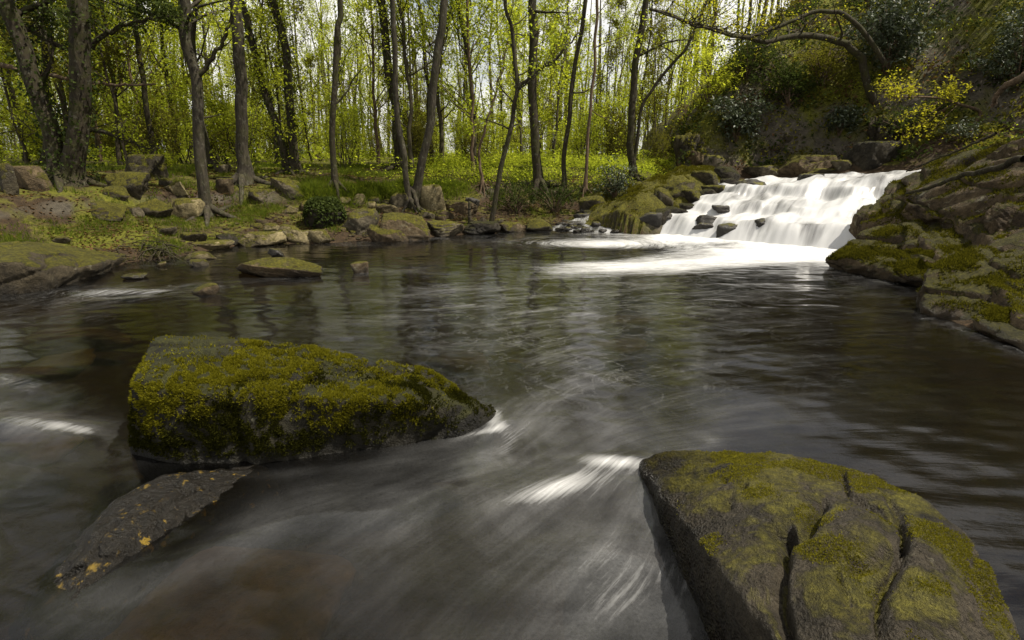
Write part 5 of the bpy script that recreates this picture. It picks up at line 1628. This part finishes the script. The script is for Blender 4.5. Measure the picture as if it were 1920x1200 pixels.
# tangle of roots hanging from the turf into the river
rng = np.random.RandomState(70)
b, _ = ground_at(300, 470)
root = thing('exposed_roots', 'tangle of bare roots hanging from the turf into the water', 'roots', b)
for k in range(26):
    p0, _ = ground_at(rng.uniform(225, 352), rng.uniform(452, 476))
    e = on_z(rng.uniform(225, 360), rng.uniform(484, 500), -.03)
    q = (p0 + e) / 2 + np.array([rng.normal() * .12, -.1 + rng.normal() * .08, .12 + rng.normal() * .06])
    g = Geo()
    S = spline(np.array([p0 - [0, 0, .03], q, e]), 12)
    S += rng.normal(size=S.shape) * .012
    tube(g, S - b, rng.uniform(.005, .016) * np.linspace(1, .4, 12), 5)
    obj('root', geo_mesh('root', g, M['bark_moss']), root)
def root_log(label, pts, Ys, w, bark, name='tree_root', cat='root'):
    P = np.array([at(x, y, Y) for (x, y), Y in zip(pts, Ys)])
    g = Geo()
    S = spline(P, 24)
    S += np.random.RandomState(len(label)).normal(size=S.shape) * .008
    tube(g, S - P[0], w * np.linspace(1, .5, 24), 9)
    return tag(obj(name, geo_mesh(name, g, M[bark]), None, P[0]), label, cat)
G = lambda x, y: ground_at(x, y)[0][1]
root_log('thick bare root running along the top of the sloping slab', [(1920, 296), (1860, 318), (1800, 330), (1745, 352), (1700, 362)], [7.4, 8.0, 8.6, 9.2, 9.7], .045, 'bark_moss')
root_log('thin root creeping down the slope above the thick bare root', [(1870, 250), (1800, 280), (1740, 305), (1700, 322)], [8.6, 9.2, 9.9, 10.6], .02, 'bark_moss')
root_log('pale dead branch lying on the upper right bank', [(1925, 140), (1880, 165), (1860, 200)], [8.2, 8.4, 8.6], .05, 'bark_brown', 'dead_branch', 'branch')
root_log('short broken post standing in front of the crooked waterside tree', [(882, 418), (880, 400), (880, 378)], [12.4, 12.4, 12.4], .05, 'bark_moss', 'stump', 'stump')

# bare boughs across the left of the wood
bough('pale dead bough reaching right from behind the twin-stemmed ivy tree', [(-20, 118), (60, 135), (150, 150), (230, 160), (290, 158)], 12.5, 9, 71, 'leaf_dark', 'bark_brown', 3, 3, 8, .8)
bough('low mossy bough arching right of the twin-stemmed ivy tree', [(150, 240), (200, 250), (250, 268), (290, 282)], 13.0, 8, 72, 'leaf_lime', 'bark_moss', 8, 3, 7, .8)
bough('slanting limb with dark leaves above the large grey boulder', [(150, 105), (200, 62), (260, 40), (320, 30)], 12.2, 10, 73, 'leaf_dark', 'bark_moss', 36, 4, 16, 1.3)
bough('ivy-dark spray of leaves in the top left corner', [(120, 90), (60, 60), (20, 30), (-30, 10)], 12.3, 9, 76, 'leaf_dark', 'bark_moss', 36, 4, 14, 1.2)
bough('limb forking right from the leaning lichened trunk', [(374, 140), (400, 105), (425, 60), (437, 15), (440, -40)], float(at(390, 404, 1)[1] * 0 + ground_at(390, 404)[0][1]), 9, 74, 'leaf_spring', 'bark_moss', 10, 3, 6, 1.0)
bough('long limb stretching right from the crooked waterside tree', [(966, 165), (990, 150), (1020, 125), (1052, 100), (1085, 60)], float(ground_at(905, 428)[0][1]), 8, 75, 'leaf_lime', 'bark_moss', 6, 3, 7, .9)
